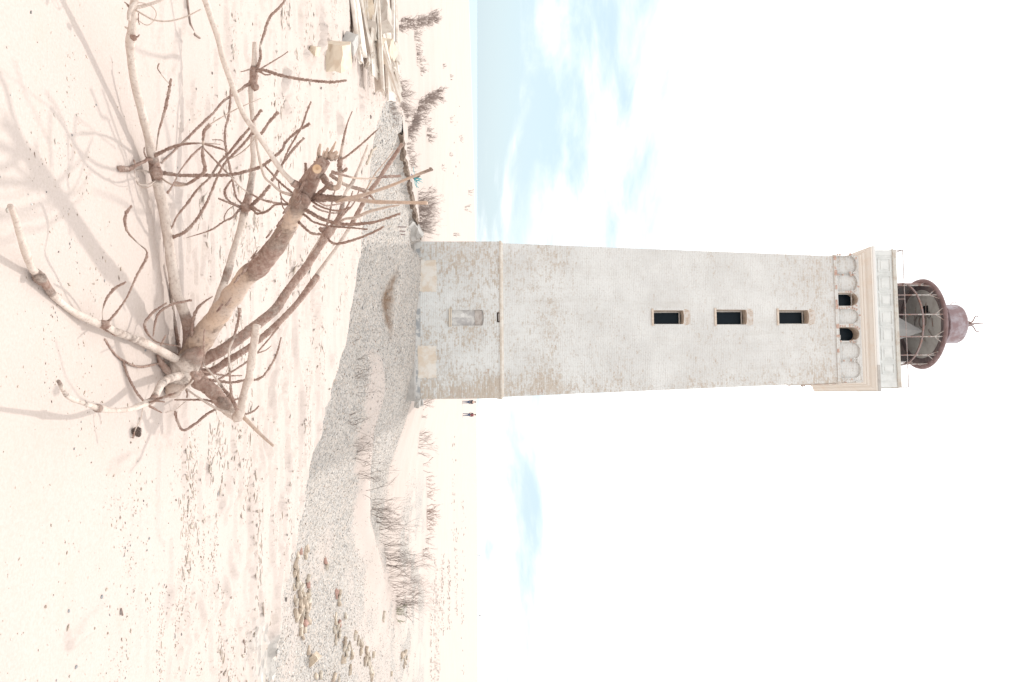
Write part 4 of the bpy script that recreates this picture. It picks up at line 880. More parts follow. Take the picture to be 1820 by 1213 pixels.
twig([(392, 718), (382, 716), (363, 711), (334, 711), (310, 711)], [3, 2.4, 2.2, 1.8], .9, -.05)
twig([(332, 708), (333, 700), (331, 692)], [1.6, 2, 2], .9, .0)
twig([(330, 714), (320, 722), (311, 729), (295, 734)], [1.2, 1, .8], [.3, 0], -.03)
twig([(424, 740), (436, 737), (451, 731), (460, 722)], [3, 2.4, 1.8], .6, .1, .5)
twig([(396, 712), (413, 711), (426, 709)], [2.6, 2.2, 2], .9, .12)
twig([(258, 718), (263, 720), (276, 728), (288, 734)], [3, 2.4, 1.2], .9, .08)
twig([(262, 716), (278, 713), (293, 715)], [2.6, 2.2, 1.4], .9, -.05)
twig([(256, 719), (254, 726), (250, 746), (241, 763), (236, 779)], [1.6, 1.4, 1.3, 2.4], [.3, .2, .2, .9], .0)
twig([(344, 658), (372, 663), (402, 668), (430, 668)], [2.4, 2, 1.4], .9, .35)
# curling twigs at the top of the long limb
twig([(237, 20), (240, 18), (256, 27), (274, 36), (299, 38), (328, 31), (357, 17)], [2.6, 2, 1.8, 1.6], .1, -.1)
twig([(240, 8), (250, 5), (270, 12), (278, 25), (272, 39), (260, 45), (245, 35), (240, 22)], [1.6, 1.3, 1.1], .0, .06)
twig([(240, 14), (252, 12), (272, 6), (287, 0), (302, -9)], [5, 4, 3.6, 3.2], .0, .05)
twig([(243, 2), (236, 10), (230, 22), (229, 35)], [6, 6, 5, 4.5], 0, -.05, name=B)
twig([(229, 12), (224, 6), (221, 4)], [3, 2, 1], .9, .0)
twig([(238, 66), (244, 66), (248, 62)], [3, 2, 1], .9, -.02)
twig([(230, 52), (225, 50), (222, 48)], [4, 3, 2], .1, .0)
twig([(246, 24), (246, 36), (248, 44)], [1.4, 1.2, 1.4], .9, .03)
# whorl knobs
def knob(x, y, dt, r, b=.9, name='knot'):
    L = np.array(MAIN); t0 = L[np.hypot(L[:, 0]-x, L[:, 1]-y).argmin(), 2]+dt
    add(name, [(x-r*.8, y-r*.5, t0, r*.5, b), (x-r*.3, y-r*.2, t0, r*.95, b), (x+r*.3, y+r*.2, t0, r, b), (x+r*.9, y+r*.5, t0, r*.45, b)], rough=.35, n=9, lump=.3)
knob(453, 154, -.02, 7); knob(573, 410, -.02, 7); knob(214, 301, -.0, 6); knob(277, 306, -.03, 12, .6); knob(186, 577, -.03, 9, .8); knob(71, 493, -.02, 12, .45); knob(237, 67, -.03, 6, .7)
knob(399, 716, -.04, 13, .5); knob(437, 369, -.03, 9, .9); knob(601, 396, -.02, 7, .9); knob(653, 342, -.02, 5, .2); knob(766, 301, -.01, 4, .5); knob(493, 201, 0, 3.5); knob(464, 197, 0, 3); knob(325, 640, -.06, 9, .9); knob(347, 668, -.1, 10, .9); knob(540, 352, -.07, 12, .7)
# bark flakes curling off the trunk
rg = random.Random(5)
for k in range(16):
    u = rg.uniform(.22, .95); x = 345+(560-345)*u; y = 620+(312-620)*u; t = 4.06-.60*u; s = rg.choice([-1, 1])*rg.uniform(2, 9)
    add('bark_flake', [(x+s*.62-5, y+s*.8+6, t-.05, 2, .9), (x+s*.62, y+s*.8, t-.055, 3.2, .9), (x+s*.62+6, y+s*.8-9, t-.052, 1.5, .9)], rough=.4, n=5, step=.012)
ORD = 'first second third fourth fifth sixth seventh eighth ninth tenth eleventh twelfth thirteenth fourteenth fifteenth sixteenth seventeenth eighteenth nineteenth twentieth'.split()
# ---------------------------------------------------------------- pine cone
g = G(233, 769); cone = tag(empty('pine_cone', g), 'dark open pine cone lying on the sand under the lowest branch', 'pine cone')
CONEM = worn('cone_scale', (.11, .08, .07), (.27, .20, .165), 90, .45, .65, .8, .3, 200, .002)
bm = bmesh.new(); Mc = Matrix.Translation((0, 0, .020)) @ Matrix.Rotation(R(62), 4, 'Y')
prof = [(.004, -.026), (.013, -.02), (.016, -.004), (.011, .014), (.003, .024)]
lathe(bm, prof, 12, cap=True)
for v in bm.verts: v.co = Mc @ v.co
obj('core', bm, cone, CONEM)
sc_me = None
for k in range(66):
    u = k/66; z = -.024+.047*u; r = float(np.interp(u, [0, .25, .5, .8, 1], [.012, .0175, .0165, .011, .004])); a = k*2.399963
    if sc_me is None:
        bm = bmesh.new(); v0 = [bm.verts.new(p) for p in ((-.003, -.0055, 0), (.0035, -.006, .001), (.0075, 0, .0025), (.0035, .006, .001), (-.003, .0055, 0))]; v1 = [bm.verts.new(v.co+Vector((0, 0, -.0022))) for v in v0]
        bm.faces.new(v0); bm.faces.new(v1[::-1])
        for i in range(5): bm.faces.new((v0[(i+1) % 5], v0[i], v1[i], v1[(i+1) % 5]))
        sc_o = obj('scale', bm, cone, CONEM); sc_me = sc_o.data
    else: sc_o = obj('scale', sc_me, cone)
    s = float(np.interp(u, [0, .3, 1], [.75, 1, .5]))
    sc_o.matrix_local = Mc @ Matrix.Translation((r*math.cos(a), r*math.sin(a), z)) @ Matrix.Rotation(a, 4, 'Z') @ Matrix.Rotation(-.25+.35*u, 4, 'Y') @ Matrix.Scale(s, 4)
# ---------------------------------------------------------------- stones lying singly on the sand
def blob(name, s, seed, mat, tint=None, sub=2, jit=.22):
    bm = bmesh.new(); bmesh.ops.create_icosphere(bm, subdivisions=sub, radius=1); rn = np.random.default_rng(seed); ph = rn.random(9)*6.28
    for v in bm.verts:
        p = v.co; k = 1+jit*(math.sin(p.x*2.3+ph[0])*math.sin(p.y*2.1+ph[1])+.6*math.sin(p.z*3.1+ph[2]+p.x*1.7)); v.co = Vector((p.x*s[0]*k, p.y*s[1]*k, p.z*s[2]*k))
    for f in bm.faces: f.smooth = True
    o = obj(name, bm, None, mat); return o
ST = {'blue grey': worn('slate_stone', (.24, .245, .255), (.34, .345, .35), 60, rough=.6), 'brown': worn('brown_stone', (.36, .28, .23), (.44, .36, .30), 60, rough=.7), 'dark': worn('dark_stone', (.18, .15, .14), (.26, .22, .20), 60, rough=.7),
      'buff': worn('buff_stone', (.45, .37, .29), (.52, .45, .38), 60, rough=.8), 'white': worn('white_stone', (.72, .71, .69), (.62, .60, .58), 60, rough=.6)}
STN = [(180, 1061, 5, 'blue grey', 'smooth blue grey pebble, the largest on the open sand at lower left'), (185, 1048, 4.5, 'buff', 'pale buff pebble just above the large blue grey pebble'), (257, 623, 4, 'blue grey', 'small blue grey pebble in the shadow beside the whorl of branches'),
       (53, 363, 3.5, 'white', 'tiny white shell bit near the tip of the pale branch'), (103, 448, 3, 'dark', 'dark chip in the tree shadow, middle of the sand'), (75, 1079, 5, 'brown', 'brown pebble in the scatter of chips at the far right edge of the sand'),
       (121, 1087, 4.5, 'blue grey', 'bluish stone chip close to the brown chips at lower left'), (263, 957, 4, 'blue grey', 'grey blue pebble in the middle of the grit band'), (320, 923, 5, 'buff', 'flat buff pebble at the upper end of the grit band'),
       (329, 848, 5, 'brown', 'brown elongated stone standing in a scour hollow'), (376, 130, 4, 'dark', 'dark oval pebble between the two pale branches'), (405, 1063, 3.5, 'brown', 'lone brown pebble on the clean bright sand strip'),
       (131, 1186, 5, 'blue grey', 'dark blue stone near the bottom corner of the sand'), (188, 1126, 4, 'brown', 'rusty brown stone in a scour tail'), (658, 208, 5.5, 'dark', 'dark stone on the crest of the near dune'), (665, 167, 4, 'dark', 'small dark lump on the dune crest beside the rubble'),
       (213, 1088, 4, 'dark', 'dark sliver of wood on the grit'), (163, 505, 3, 'brown', 'brown bark chip beside the shaded branch'), (201, 845, 4, 'brown', 'brown chip between cone and grit band'), (568, 157, 4, 'dark', 'dark knobbly lump near the sandstone block'), (508, 1066, 4.5, 'dark', 'dark splinter of slate beside the long brick heap')]
for i, (x, y, r, kind, lab) in enumerate(STN):
    p = G(x, y); d = (p-EYE).length; s = .5*r*d/F_PX; rn = random.Random(i)
    el = 2.4 if 'sliver' in lab or 'elongated' in lab or 'splinter' in lab else 1.15
    o = blob('stone', (s*el, s*rn.uniform(.8, 1.0), s*.62), i, ST[kind]); o.location = p+Vector((0, 0, s*.3)); o.rotation_euler = (rn.uniform(-.2, .2), rn.uniform(-.2, .2), rn.uniform(-.6, .6)); tag(o, lab, 'stone')
# dry stick half buried at the top of the frame
STK = worn('stick_bark', (.23, .17, .145), (.33, .25, .21), 40, rough=.85)
def stick(px, r, lab, mat=STK):
    P = [G(x, y) for x, y in px]; o0 = P[0]; bm = bmesh.new()
    for a, b in zip(P, P[1:]): rod(bm, a-o0+Vector((0, 0, r*.7)), b-o0+Vector((0, 0, r*.7)), r, r*.9, 6)
    o = obj('stick', bm, None, mat); o.location = o0; tag(o, lab, 'stick')
stick([(331, -6), (332, 18), (336, 42), (344, 62), (352, 68)], .006, 'dark half buried stick curving across the sand between two pale branches')
stick([(213, 1082), (214, 1094)], .004, 'short dark stick lying on the grit band')
stick([(430, 1138), (434, 1160)], .006, 'dark stick on the scoured sand near the brick heap')
stick([(668, 262), (660, 268), (650, 292)], .02, 'pale brown stick on the dune crest behind the branches', ST['buff'])
# ---------------------------------------------------------------- rubble of boards and stone at the left
SANDST = worn('pale_sandstone', (.66, .57, .46), (.60, .49, .38), 7, .42, .66, .9, .6, 16, .015)
BOARD = worn('bleached_board', (.72, .67, .61), (.60, .52, .45), 6, .42, .64, .85, .5, 24, .006)
def slab(name, x, y, size, rot, mat, lab, cat, group=None, lift=.0, seed=0, parent=None):
    bm = bmesh.new(); bmesh.ops.create_cube(bm, size=1)
    bmesh.ops.subdivide_edges(bm, edges=bm.edges, cuts=2, use_grid_fill=True); rn = random.Random(seed+int(x*7+y))
    for v in bm.verts: v.co = Vector((v.co.x*size[0]+rn.uniform(-.04, .04)*min(size[0], .5), v.co.y*size[1]+rn.uniform(-.06, .06)*size[1], v.co.z*size[2]+rn.uniform(-.08, .08)*size[2]))
    o = obj(name, bm, None, mat); p = G(x, y); o.location = p+Vector((0, 0, size[2]*.42+lift)); o.rotation_euler = rot
    tag(o, lab, cat, group); return o
slab('sandstone_block', 582, 100, (.27, .40, .22), (.10, .10, .45), SANDST, 'large pale block of sandstone lying alone on the sand', 'block')
slab('stone_chunk', 611, 78, (.18, .20, .14), (.2, .1, .9), GREYC, 'grey stone chunk behind the large sandstone block', 'stone')
slab('stone_chunk', 553, 91, (.08, .09, .06), (.3, .2, .4), SANDST, 'small brown stone on the camera side of the sandstone block', 'stone')
rn = random.Random(12); RUB = worn('grey_rubble', (.56, .51, .455), (.46, .40, .35), 5, .42, .64, .9, .6, 16, .015)
PLK = [(622, -8, 1.6, .05, .25, .2), (630, 10, 1.5, -.1, .22, .25), (636, 28, 1.0, .12, .2, .3), (643, 8, 1.9, .03, .3, .1), (650, 36, 1.3, -.06, .22, -.15), (655, 62, 1.5, .10, .12, .3), (660, 18, 2.1, .02, .3, .06), (664, 70, 1.8, .16, .08, .5), (667, 40, 2.2, .05, .2, .08), (671, 62, 1.9, .13, .12, .35), (675, 20, 2.4, .02, .25, .03), (678, 68, 1.4, -.12, .1, .5), (681, 36, 2.6, .04, .2, .05), (684, 80, 1.6, .2, .08, .4), (688, 24, 2.4, .03, .25, .02), (691, 74, 1.4, -.08, .12, .25), (695, 30, 2.3, .05, .2, .05), (699, 10, 1.6, .02, .2, .02), (640, 60, .8, -.2, .2, .5), (647, 82, .7, .25, .1, .4)]
LABP = ['bleached board at the near edge of the rubble heap', 'bleached board on the far rim of the rubble heap', 'pale plank sticking out of the rubble heap at a slant', 'wide pale plank lying flat across the rubble heap']
for i, (x, y, ln, yaw, wd, tilt) in enumerate(sorted(PLK)):
    lab = ORD[i]+' '+(LABP[0] if x < 645 else LABP[1] if x > 686 else LABP[2] if abs(tilt) > .2 else LABP[3])+', from the camera side'
    slab('plank', x, y, (ln, wd, .045), (rn.uniform(-.5, .5), -tilt*.6, yaw*1.6+rn.uniform(-.3, .3)), BOARD, lab, 'board', 'boards in the rubble heap' if lab != '' else None, lift=.0+.012*(i % 6), seed=i)
for i, (x, y, s) in enumerate([(640, 22, .22), (645, 50, .24), (652, 88, .26), (668, 30, .3), (676, 92, .28), (682, 100, .20), (688, 88, .2), (690, 96, .25)]):
    slab('stone_chunk', x, y, (s*1.3, s, s*.8), (rn.uniform(-.4, .4), rn.uniform(-.4, .4), rn.uniform(-1, 1)), RUB if i % 2 else SANDST, ORD[i//2]+(' grey' if i % 2 else ' buff')+' broken stone under the rubble heap boards, from the camera side', 'stone', 'stones under the rubble heap', seed=i+40)
# ---------------------------------------------------------------- eroded bank, slabs and rope by the tower
BANK = worn('peaty_bank', (.17, .125, .10), (.30, .235, .19), 3, .4, .65, .95, .8, 9, .05)
bm = bmesh.new(); rows = []; rn = random.Random(4)
YY = np.arange(22.9, 30.6, .13); LM = np.interp(YY, [10, 14.3, 18, 23, 29.6, 31, 34], [-4.3, -4.9, -5.6, -6.2, -4.15, -4.1, -5])-.35*(fbm(YY*0+1.3, YY*.9, 3, 9)-.5)
for k, (yk, xk) in enumerate(zip(YY, LM)):
    u = k/(len(YY)-1); top = hz(xk-.35, yk); hgt = (.42*math.sin(math.pi*min(1, .10+u*.88))**.5)*(.75+.5*vnoise(np.array([k*.22]), np.array([2.5]), 8)[0]); n1_ = vnoise(np.array([k*.4]), np.array([.5]), 3)[0]-.5
    row = []; nrm = Vector((.8, -.6, 0)); p = Vector((xk, yk, top))
    for dx, dz in ((-.9, -.03), (-.4, .03), (.0, .05), (.16+.16*n1_, .02), (.10+.16*n1_, -.30*hgt), (-.02, -.65*hgt), (.10, -hgt-.05), (.22, -hgt-.6)):
        row.append(bm.verts.new(p+nrm*(dx+rn.uniform(-.04, .04))+Vector((0, 0, dz+rn.uniform(-.03, .03)))))
    rows.append(row)
for a, b in zip(rows, rows[1:]):
    for i in range(7): bm.faces.new((a[i], b[i], b[i+1], a[i+1])).material_index = 1 if i < 2 else 0
tag(obj('eroded_bank', bm, None, [BANK, SAND]), kind='structure')
def put(name, x, y, Y, size, rot, mat, lab, cat, seed=0):
    o = slab(name, 500, 600, size, rot, mat, lab, cat, None, 0, seed); o.location = PY(x, y, Y); return o
put('concrete_slab', 738, 413, 28.7, (.50, .55, .40), (.1, -.5, .3), GREYC, 'tilted block of grey concrete leaning by the left corner of the tower', 'concrete block', 3)
put('concrete_slab', 726, 405, 28.2, (.55, .5, .10), (.25, .75, .2), GREYC, 'thin grey concrete slab propped below the tilted block', 'concrete slab', 5)
put('stone_block', 742, 717, 30.6, (.28, .30, .18), (.2, .1, .4), GREYC, 'grey stone block by the right corner of the tower, nearer one', 'stone block', 7)
put('stone_block', 748, 716, 31.0, (.26, .28, .16), (.1, -.2, -.3), GREYC, 'grey stone block at the right corner of the tower, farther one', 'stone block', 9)
for i, (x, y, L_) in enumerate([(711, 403.5, .17), (714, 411, .12), (716, 417, .09)]):
    p = G(x-3.5, y); bm = bmesh.new(); rod(bm, (0, 0, -.05), (.01, .0, L_*1.6), .022, .02, 6)
    o = obj('iron_stake', bm, None, IRON); o.location = p; tag(o, ['tallest of three short iron stakes in the gravel left of the tower', 'middle one of three short iron stakes left of the tower', 'shortest iron stake, closest to the tower wall'][i], 'stake')
TEAL = worn('teal_rope', (.10, .42, .47), (.25, .58, .60), 30, rough=.7); BLUE = worn('blue_rope', (.10, .13, .34), (.16, .19, .42), 30, rough=.7)
pr = PY(738, 318, 26.2); net = tag(empty('rope_tangle', pr), 'teal and blue tangle of rope washed up on the edge of the bank', 'rope')
bm = bmesh.new(); rn = random.Random(2)
for k in range(16):
    a = rn.uniform(0, 6.28); pts = [Vector((0, 0, -.02))]
    for q in range(4): pts.append(pts[-1]+Vector((math.cos(a)*.045+rn.uniform(-.06, .06), rn.uniform(-.07, .07), abs(math.sin(a))*.08-.01+rn.uniform(-.03, .03))))
    polyrod(bm, pts, .012, 4)
obj('teal_strand', bm, net, TEAL)
bm = bmesh.new(); polyrod(bm, [Vector(p_) for p_ in ((-.28, 0, -.32), (-.2, 0, -.2), (-.13, 0, -.12), (-.03, 0, -.05))], .025, 6); obj('blue_strand', bm, net, BLUE)
bm = bmesh.new(); rod(bm, (.02, .05, -.05), (-.14, .05, .14), .05, .055, 8); obj('float', bm, net, BANK)
# ---------------------------------------------------------------- bricks
BK = [tint_mat('old_brick', .9, True, 30)]
def brick_mesh(seed, col):
    rn_ = np.random.default_rng(seed); L_, W_, H_ = .235*rn_.uniform(.75, 1.15), .11*rn_.uniform(.9, 1.25), .068*rn_.uniform(.9, 1.35)
    c8 = np.array([(x, y, z) for z in (-.5, .5) for y in (-.5, .5) for x in (-.5, 0, .5)]); c8 = c8*[L_, W_, H_]+rn_.normal(0, .007, (12, 3))
    F = [(0, 1, 7, 6), (1, 2, 8, 7), (3, 9, 10, 4), (4, 10, 11, 5), (0, 6, 9, 3), (2, 5, 11, 8), (6, 7, 10, 9), (7, 8, 11, 10), (0, 3, 4, 1), (1, 4, 5, 2)]
    me = np_mesh('brick', c8, F, tint=np.array(col)*rn_.uniform(.85, 1.12, (12, 1))); me.materials.append(BK[0]); return me
BUFF = [[brick_mesh(i*3+j, c_) for j in range(4)] for i, c_ in enumerate([(.63, .54, .44), (.57, .475, .385), (.68, .61, .52), (.50, .42, .345)])]
RED = [brick_mesh(90+j, (.54, .35, .30)) for j in range(3)]
H1 = [(150, 180, 1), (125, 210, 0), (185, 170, 0), (200, 150, 0), (187, 215, 0), (108, 270, 0), (110, 300, 0), (102, 350, 0), (130, 350, 0), (205, 395, 0), (97, 460, 0), (128, 420, 0), (150, 470, 0), (135, 520, 0), (180, 540, 0), (215, 510, 0), (105, 555, 0), (105, 585, 0), (145, 570, 0), (143, 610, 0), (185, 600, 0), (210, 620, 0), (105, 670, 0), (118, 705, 0), (140, 650, 0), (195, 650, 0), (150, 730, 0), (178, 745, 1), (205, 720, 0), (145, 815, 0), (183, 790, 0), (160, 850, 0), (205, 580, 0), (165, 620, 0), (190, 700, 0), (168, 565, 0), (120, 380, 0), (118, 440, 0), (158, 500, 0), (200, 535, 0), (150, 770, 0), (170, 660, 0)]
H2 = [(430, 500, 1), (432, 520, 1), (450, 505, 0), (452, 545, 0), (450, 575, 0), (425, 690, 0), (425, 730, 0), (453, 750, 1), (415, 800, 0), (460, 795, 0), (428, 860, 0), (428, 890, 0), (450, 840, 0), (440, 770, 0)]
H3 = [(495, 880, 0), (497, 905, 0), (490, 945, 0), (505, 985, 0), (490, 1040, 0), (480, 1030, 0), (535, 920, 0), (525, 940, 0), (550, 1005, 0), (550, 975, 0), (540, 1100, 0), (536, 1130, 0), (580, 830, 0), (576, 855, 0), (602, 875, 0), (600, 900, 0), (618, 900, 0), (637, 890, 0), (635, 920, 0), (620, 975, 0), (628, 960, 0), (665, 960, 0), (655, 1050, 0), (690, 1000, 0), (680, 1060, 0), (695, 1080, 0), (710, 1100, 0), (705, 1160, 0), (715, 1195, 0), (670, 1020, 0), (690, 1040, 0), (672, 985, 0), (700, 1120, 0), (716, 1140, 0), (664, 1035, 0), (710, 1180, 0)]
H4 = [(945, 1000, 0), (945, 1030, 0), (960, 1010, 0), (970, 1040, 0), (980, 980, 0), (985, 1020, 0), (965, 1080, 0), (975, 1060, 0), (955, 990, 0), (968, 985, 0)]
SG = [(342, 255, 1, 'small red brick bit alone on the gravel beyond the long heap'), (357, 305, 0, 'single buff brick alone on the gravel beyond the long heap'), (500, 690, 0, 'single buff brick just beyond the small red and buff heap'), (210, 960, 0, 'grey brick bit above the triangular lump of brickwork'), (268, 1165, 0, 'half brick at the frame edge, nearer of a pair'), (305, 1155, 0, 'half brick at the frame edge, farther of a pair'), (410, 1175, 0, 'buff brick cut by the frame edge'), (452, 1198, 0, 'dark brick in the corner of the gravel by the frame edge'), (805, 680, 0, 'dark brick end on the sand tongue below the green tuft'), (803, 715, 0, 'buff brick on the sand tongue below the green tuft'), (865, 1145, 0, 'lone brick near the far brick stack'), (720, 995, 0, 'dark brick end behind the slanting line of bricks'), (205, 440, 1, 'red brick fragment at the back of the long heap')]
rn = random.Random(8)
CNT = {}
def brick(cx, cy, red, lab, grp, k, big=1.):
    x, y = 500+cx/4.443, 940+cy/4.443; p = G(x, y)
    ti = rn.choice((0, 1, 2, 0, 1, 2, 3)); o = obj('brick', rn.choice(RED) if red else rn.choice(BUFF[ti])); s = rn.uniform(.9, 1.2)*big
    if grp and not red:
        key = (grp, ti); CNT[key] = CNT.get(key, 0)+1; lab = '%s %s %s from the tower side' % (ORD[CNT[key]-1], ('buff', 'tan', 'cream', 'brown')[ti], lab)
    o.scale = (s*1.05, s, s*1.15); o.location = p+Vector((0, 0, rn.uniform(.0, .05))); o.rotation_euler = (rn.uniform(-.35, .35), rn.uniform(-.35, .35), rn.uniform(-.7, .7)); tag(o, lab, 'brick', grp)
def k2(g): CNT[g] = CNT.get(g, -1)+1; return CNT[g]
for H_, gname, lb, lr in ((H1, 'bricks of the long heap nearest the dune', 'brick in the long heap nearest the dune', 'red brick in the long heap nearest the dune'), (H2, 'bricks of the short middle row', 'brick of the short row amid the gravel', 'red brick of the short row amid the gravel'), (H3, 'bricks of the slanting line', 'brick in the slanting line on the gravel', ''), (H4, 'bricks of the far stack', 'brick in the small far stack near the sand', '')):
    for k, (cx, cy, rd) in enumerate(sorted(H_, key=lambda q: q[1])): brick(cx, cy, rd, ('%s %s from the tower side' % (ORD[k2(gname)], lr)) if rd else lb, gname, k)
for k, (cx, cy, rd, lab) in enumerate(SG): brick(cx, cy, rd, lab, None, k)
p = G(500+230/4.443, 940+1035/4.443); o = slab('brickwork_lump', 552, 1172, (.42, .25, .22), (.4, .7, .3), SANDST, 'triangular lump of mortared brickwork lying on the gravel', 'brickwork', seed=4)
# ---------------------------------------------------------------- shrubs
def shrub_mesh(seed, h, w_, n, lean=0., thick=.012, fine=3, upright=.5):
    rg_ = random.Random(seed); bm = bmesh.new()
    def grow(p, d, ln, r, lv):
        k = 3; pts = [p]
        for q in range(k):
            d = (d+Vector((rg_.gauss(0, .16), rg_.gauss(0, .16), rg_.gauss(.03, .10)))).normalized(); pts.append(pts[-1]+d*ln/k)
        for i in range(k): rod3(bm, pts[i], pts[i+1], r*(1-.25*i), r*(1-.25*(i+1)))
        if lv > 0:
            for c_ in range(rg_.choice((2, 3, 3, 4))):
                i = rg_.randint(1, k); a = rg_.uniform(0, 6.28); side = Vector((math.cos(a), math.sin(a), rg_.uniform(-.1, .9))).normalized()
                grow(pts[i], (d*1.1+side*.75).normalized(), ln*rg_.uniform(.35, .62), r*.55, lv-1)
    for s in range(n):
        a = rg_.uniform(0, 6.28); rr = w_*.5*math.sqrt(rg_.random()); p = Vector((math.cos(a)*rr, math.sin(a)*rr*.6, -.08))
        d = Vector((math.cos(a)*rg_.uniform(.1, .6)+lean, math.sin(a)*rg_.uniform(.1, .5), upright+rg_.uniform(.3, .9))).normalized()
        grow(p, d, h*rg_.uniform(.45, .9), thick*rg_.uniform(.7, 1.3), fine)
    me = bpy.data.meshes.new('shrub'); bm.to_mesh(me); bm.free(); return me
def rod3(bm, a, b, r0, r1):
    d = b-a
    if d.length < 1e-5: return
    d.normalize(); u = d.orthogonal().normalized(); v = d.cross(u)
    A = [bm.verts.new(a+(u*c_+v*s_)*r0) for c_, s_ in ((1, 0), (-.5, .866), (-.5, -.866))]; B_ = [bm.verts.new(b+(u*c_+v*s_)*r1) for c_, s_ in ((1, 0), (-.5, .866), (-.5, -.866))]
    for i in range(3): bm.faces.new((A[i], A[(i+1) % 3], B_[(i+1) % 3], B_[i]))
SHB = worn('shrub_bark', (.20, .165, .15), (.28, .235, .21), 8, rough=.85); SHR = worn('red_twig_bark', (.31, .21, .175), (.36, .26, .22), 8, rough=.85); SHG = worn('green_tuft', (.26, .29, .17), (.33, .33, .24), 8, rough=.85); SHL = worn('brown_shrub_bark', (.28, .225, .205), (.37, .305, .275), 8, rough=.85)
DR = 'bare shrubs on the sand drift right of the tower'
def shrub(x, y, hpx, wpx, n, lab, grp=None, mat=SHB, seed=0, fine=3, lean=0., thick=None, upright=.5, name='shrub'):
    p = G(x, y); s = p.y/F_PX; me = shrub_mesh(seed, hpx*s*.9, wpx*s, n, lean, thick or max(.007, .50*s), fine, upright); o = obj(name, me, None, mat); o.location = p; tag(o, lab, 'shrub', grp); return o
SHRUBS = [(631, 600, 18, 14, 3, 'sparse dead twigs nearest the dune crest, below the tower shadow', SHB, 2), (634, 648, 42, 22, 7, 'low bare shrub on the drift under the tower window line', SHB, 3), (632, 672, 34, 14, 5, 'thin bare shrub left of the tight upright sticks', SHB, 3), (634, 692, 50, 20, 3, 'few long slanting twigs beside the drift', SHB, 2),
          (620, 745, 42, 10, 7, 'clump of straight upright sticks in the gravel below the tower corner', SHB, 1), (627, 758, 58, 10, 4, 'leaning sticks next to the straight upright sticks', SHB, 1), (632, 790, 40, 16, 6, 'small bare shrub with forked stems on the drift', SHB, 2), (629, 812, 44, 14, 9, 'dense dark clump with curled stems on the drift', SHB, 3), (640, 838, 58, 22, 7, 'wiry shrub with spreading stems, right end of the drift', SHB, 3), (645, 850, 62, 12, 2, 'two long thin stems beside the wiry shrub', SHB, 2),
          (650, 876, 60, 8, 2, 'thick forked stem leaning out at the head of the long hedge', SHB, 2), (662, 900, 74, 22, 8, 'shrub with fanned stems, first full one in the long hedge', SHB, 3), (668, 922, 66, 14, 8, 'dense dark shrub, second in the long hedge', SHB, 3), (676, 945, 80, 30, 7, 'loose wide shrub in the middle of the long hedge', SHB, 3), (684, 978, 62, 16, 9, 'dense shrub with dark horizontal stems in the long hedge', SHB, 3), (687, 1000, 86, 20, 8, 'tall grey shrub past the middle of the long hedge', SHB, 3),
          (692, 1024, 100, 30, 11, 'tallest grey cloudlike shrub in the long hedge', SHL, 4), (698, 1052, 92, 26, 10, 'wide grey shrub next to the tallest one in the hedge', SHL, 4), (704, 1068, 62, 18, 8, 'dark shrub with curled base near the end of the hedge', SHB, 3), (706, 1084, 60, 22, 6, 'last bare shrub of the hedge, beside the green tuft', SHB, 3)]
for i, (x, y, h_, w_, n, lab, mt, fi) in enumerate(SHRUBS): shrub(x, y, h_*(.82 if x > 655 else 1), w_*1.25, int(n*1.5) if x > 655 else n, lab, 'shrubs in the gravel right of the tower', mt, 100+i, fi, lean=.0, thick=.009 if fi == 4 else None)
shrub(705, 1092, 22, 24, 16, 'low greenish tuft at the end of the shrub row', None, SHG, 300, 2, name='grass_tuft')
# pale reed clump and small red twig shrubs on the sand ridge behind
for i, (x, y, h_, w_, n, lab) in enumerate([(745, 776, 26, 14, 6, 'small shrub on the far sand ridge nearest the tower, third along'), (752, 722, 22, 16, 7, 'small brown shrub on the sand just right of the tower corner'), (750, 738, 18, 10, 4, 'sparse twigs between the tower corner shrub and the ridge shrubs'), (744, 790, 32, 22, 8, 'spreading twiggy shrub on the far ridge behind the gravel'), (743, 803, 26, 12, 4, 'thin slanting twigs on the far ridge'), (752, 830, 20, 12, 4, 'tiny twig shrub alone on the far ridge'), (758, 858, 24, 14, 7, 'brown twig shrub on the ridge before the red ones'), (759, 880, 20, 12, 6, 'low reddish shrub left of the dense red one'), (759, 905, 22, 14, 8, 'reddish shrub with dense twigs on the far ridge'), (759, 916, 20, 18, 16, 'densest red shrub on the far ridge'), (759, 938, 18, 12, 7, 'reddish shrub right of the densest red one'), (757, 960, 18, 14, 6, 'small shrub on the ridge behind the hedge'), (752, 982, 20, 16, 9, 'grey shrub on the ridge partly behind the hedge')]):
    shrub(x, y, h_, w_, n, lab, 'small shrubs on the far sand ridge', SHR if 'red' in lab else SHL, 400+i, 3)
rn = random.Random(21)
# brown shrubs on the left plateau: two curved lines, loose tufts between
def line(pts, n, h0, h1, ns, fi, labs, grp, seed, jit=3, mat=SHL):
    q = np.array(pts, float); s = np.concatenate([[0], np.cumsum(np.hypot(*np.diff(q, axis=0).T))])
    for i in range(n):
        u = s[-1]*(i+.5)/n; x = np.interp(u, s, q[:, 0])+rn.gauss(0, jit*.4); y = np.interp(u, s, q[:, 1])+rn.gauss(0, jit)
        shrub(x, y, 1.3*rn.uniform(h0, h1), 13, int(ns*1.9), ORD[i]+' '+labs, grp, mat, seed+i, fi, thick=None)
line([(706, 44), (724, 44), (745, 38), (762, 32), (774, 25)], 14, 9, 15, 9, 3, 'dense brown shrub of the upper curved row, from the rubble side', 'upper curved row of shrubs on the left dune', 500)
line([(733, 56), (738, 75), (742, 95), (746, 112), (750, 133)], 9, 8, 13, 4, 3, 'thin shrub in the sparse row below the upper curved row, from its dense end', 'sparse row below the upper curved row', 520)
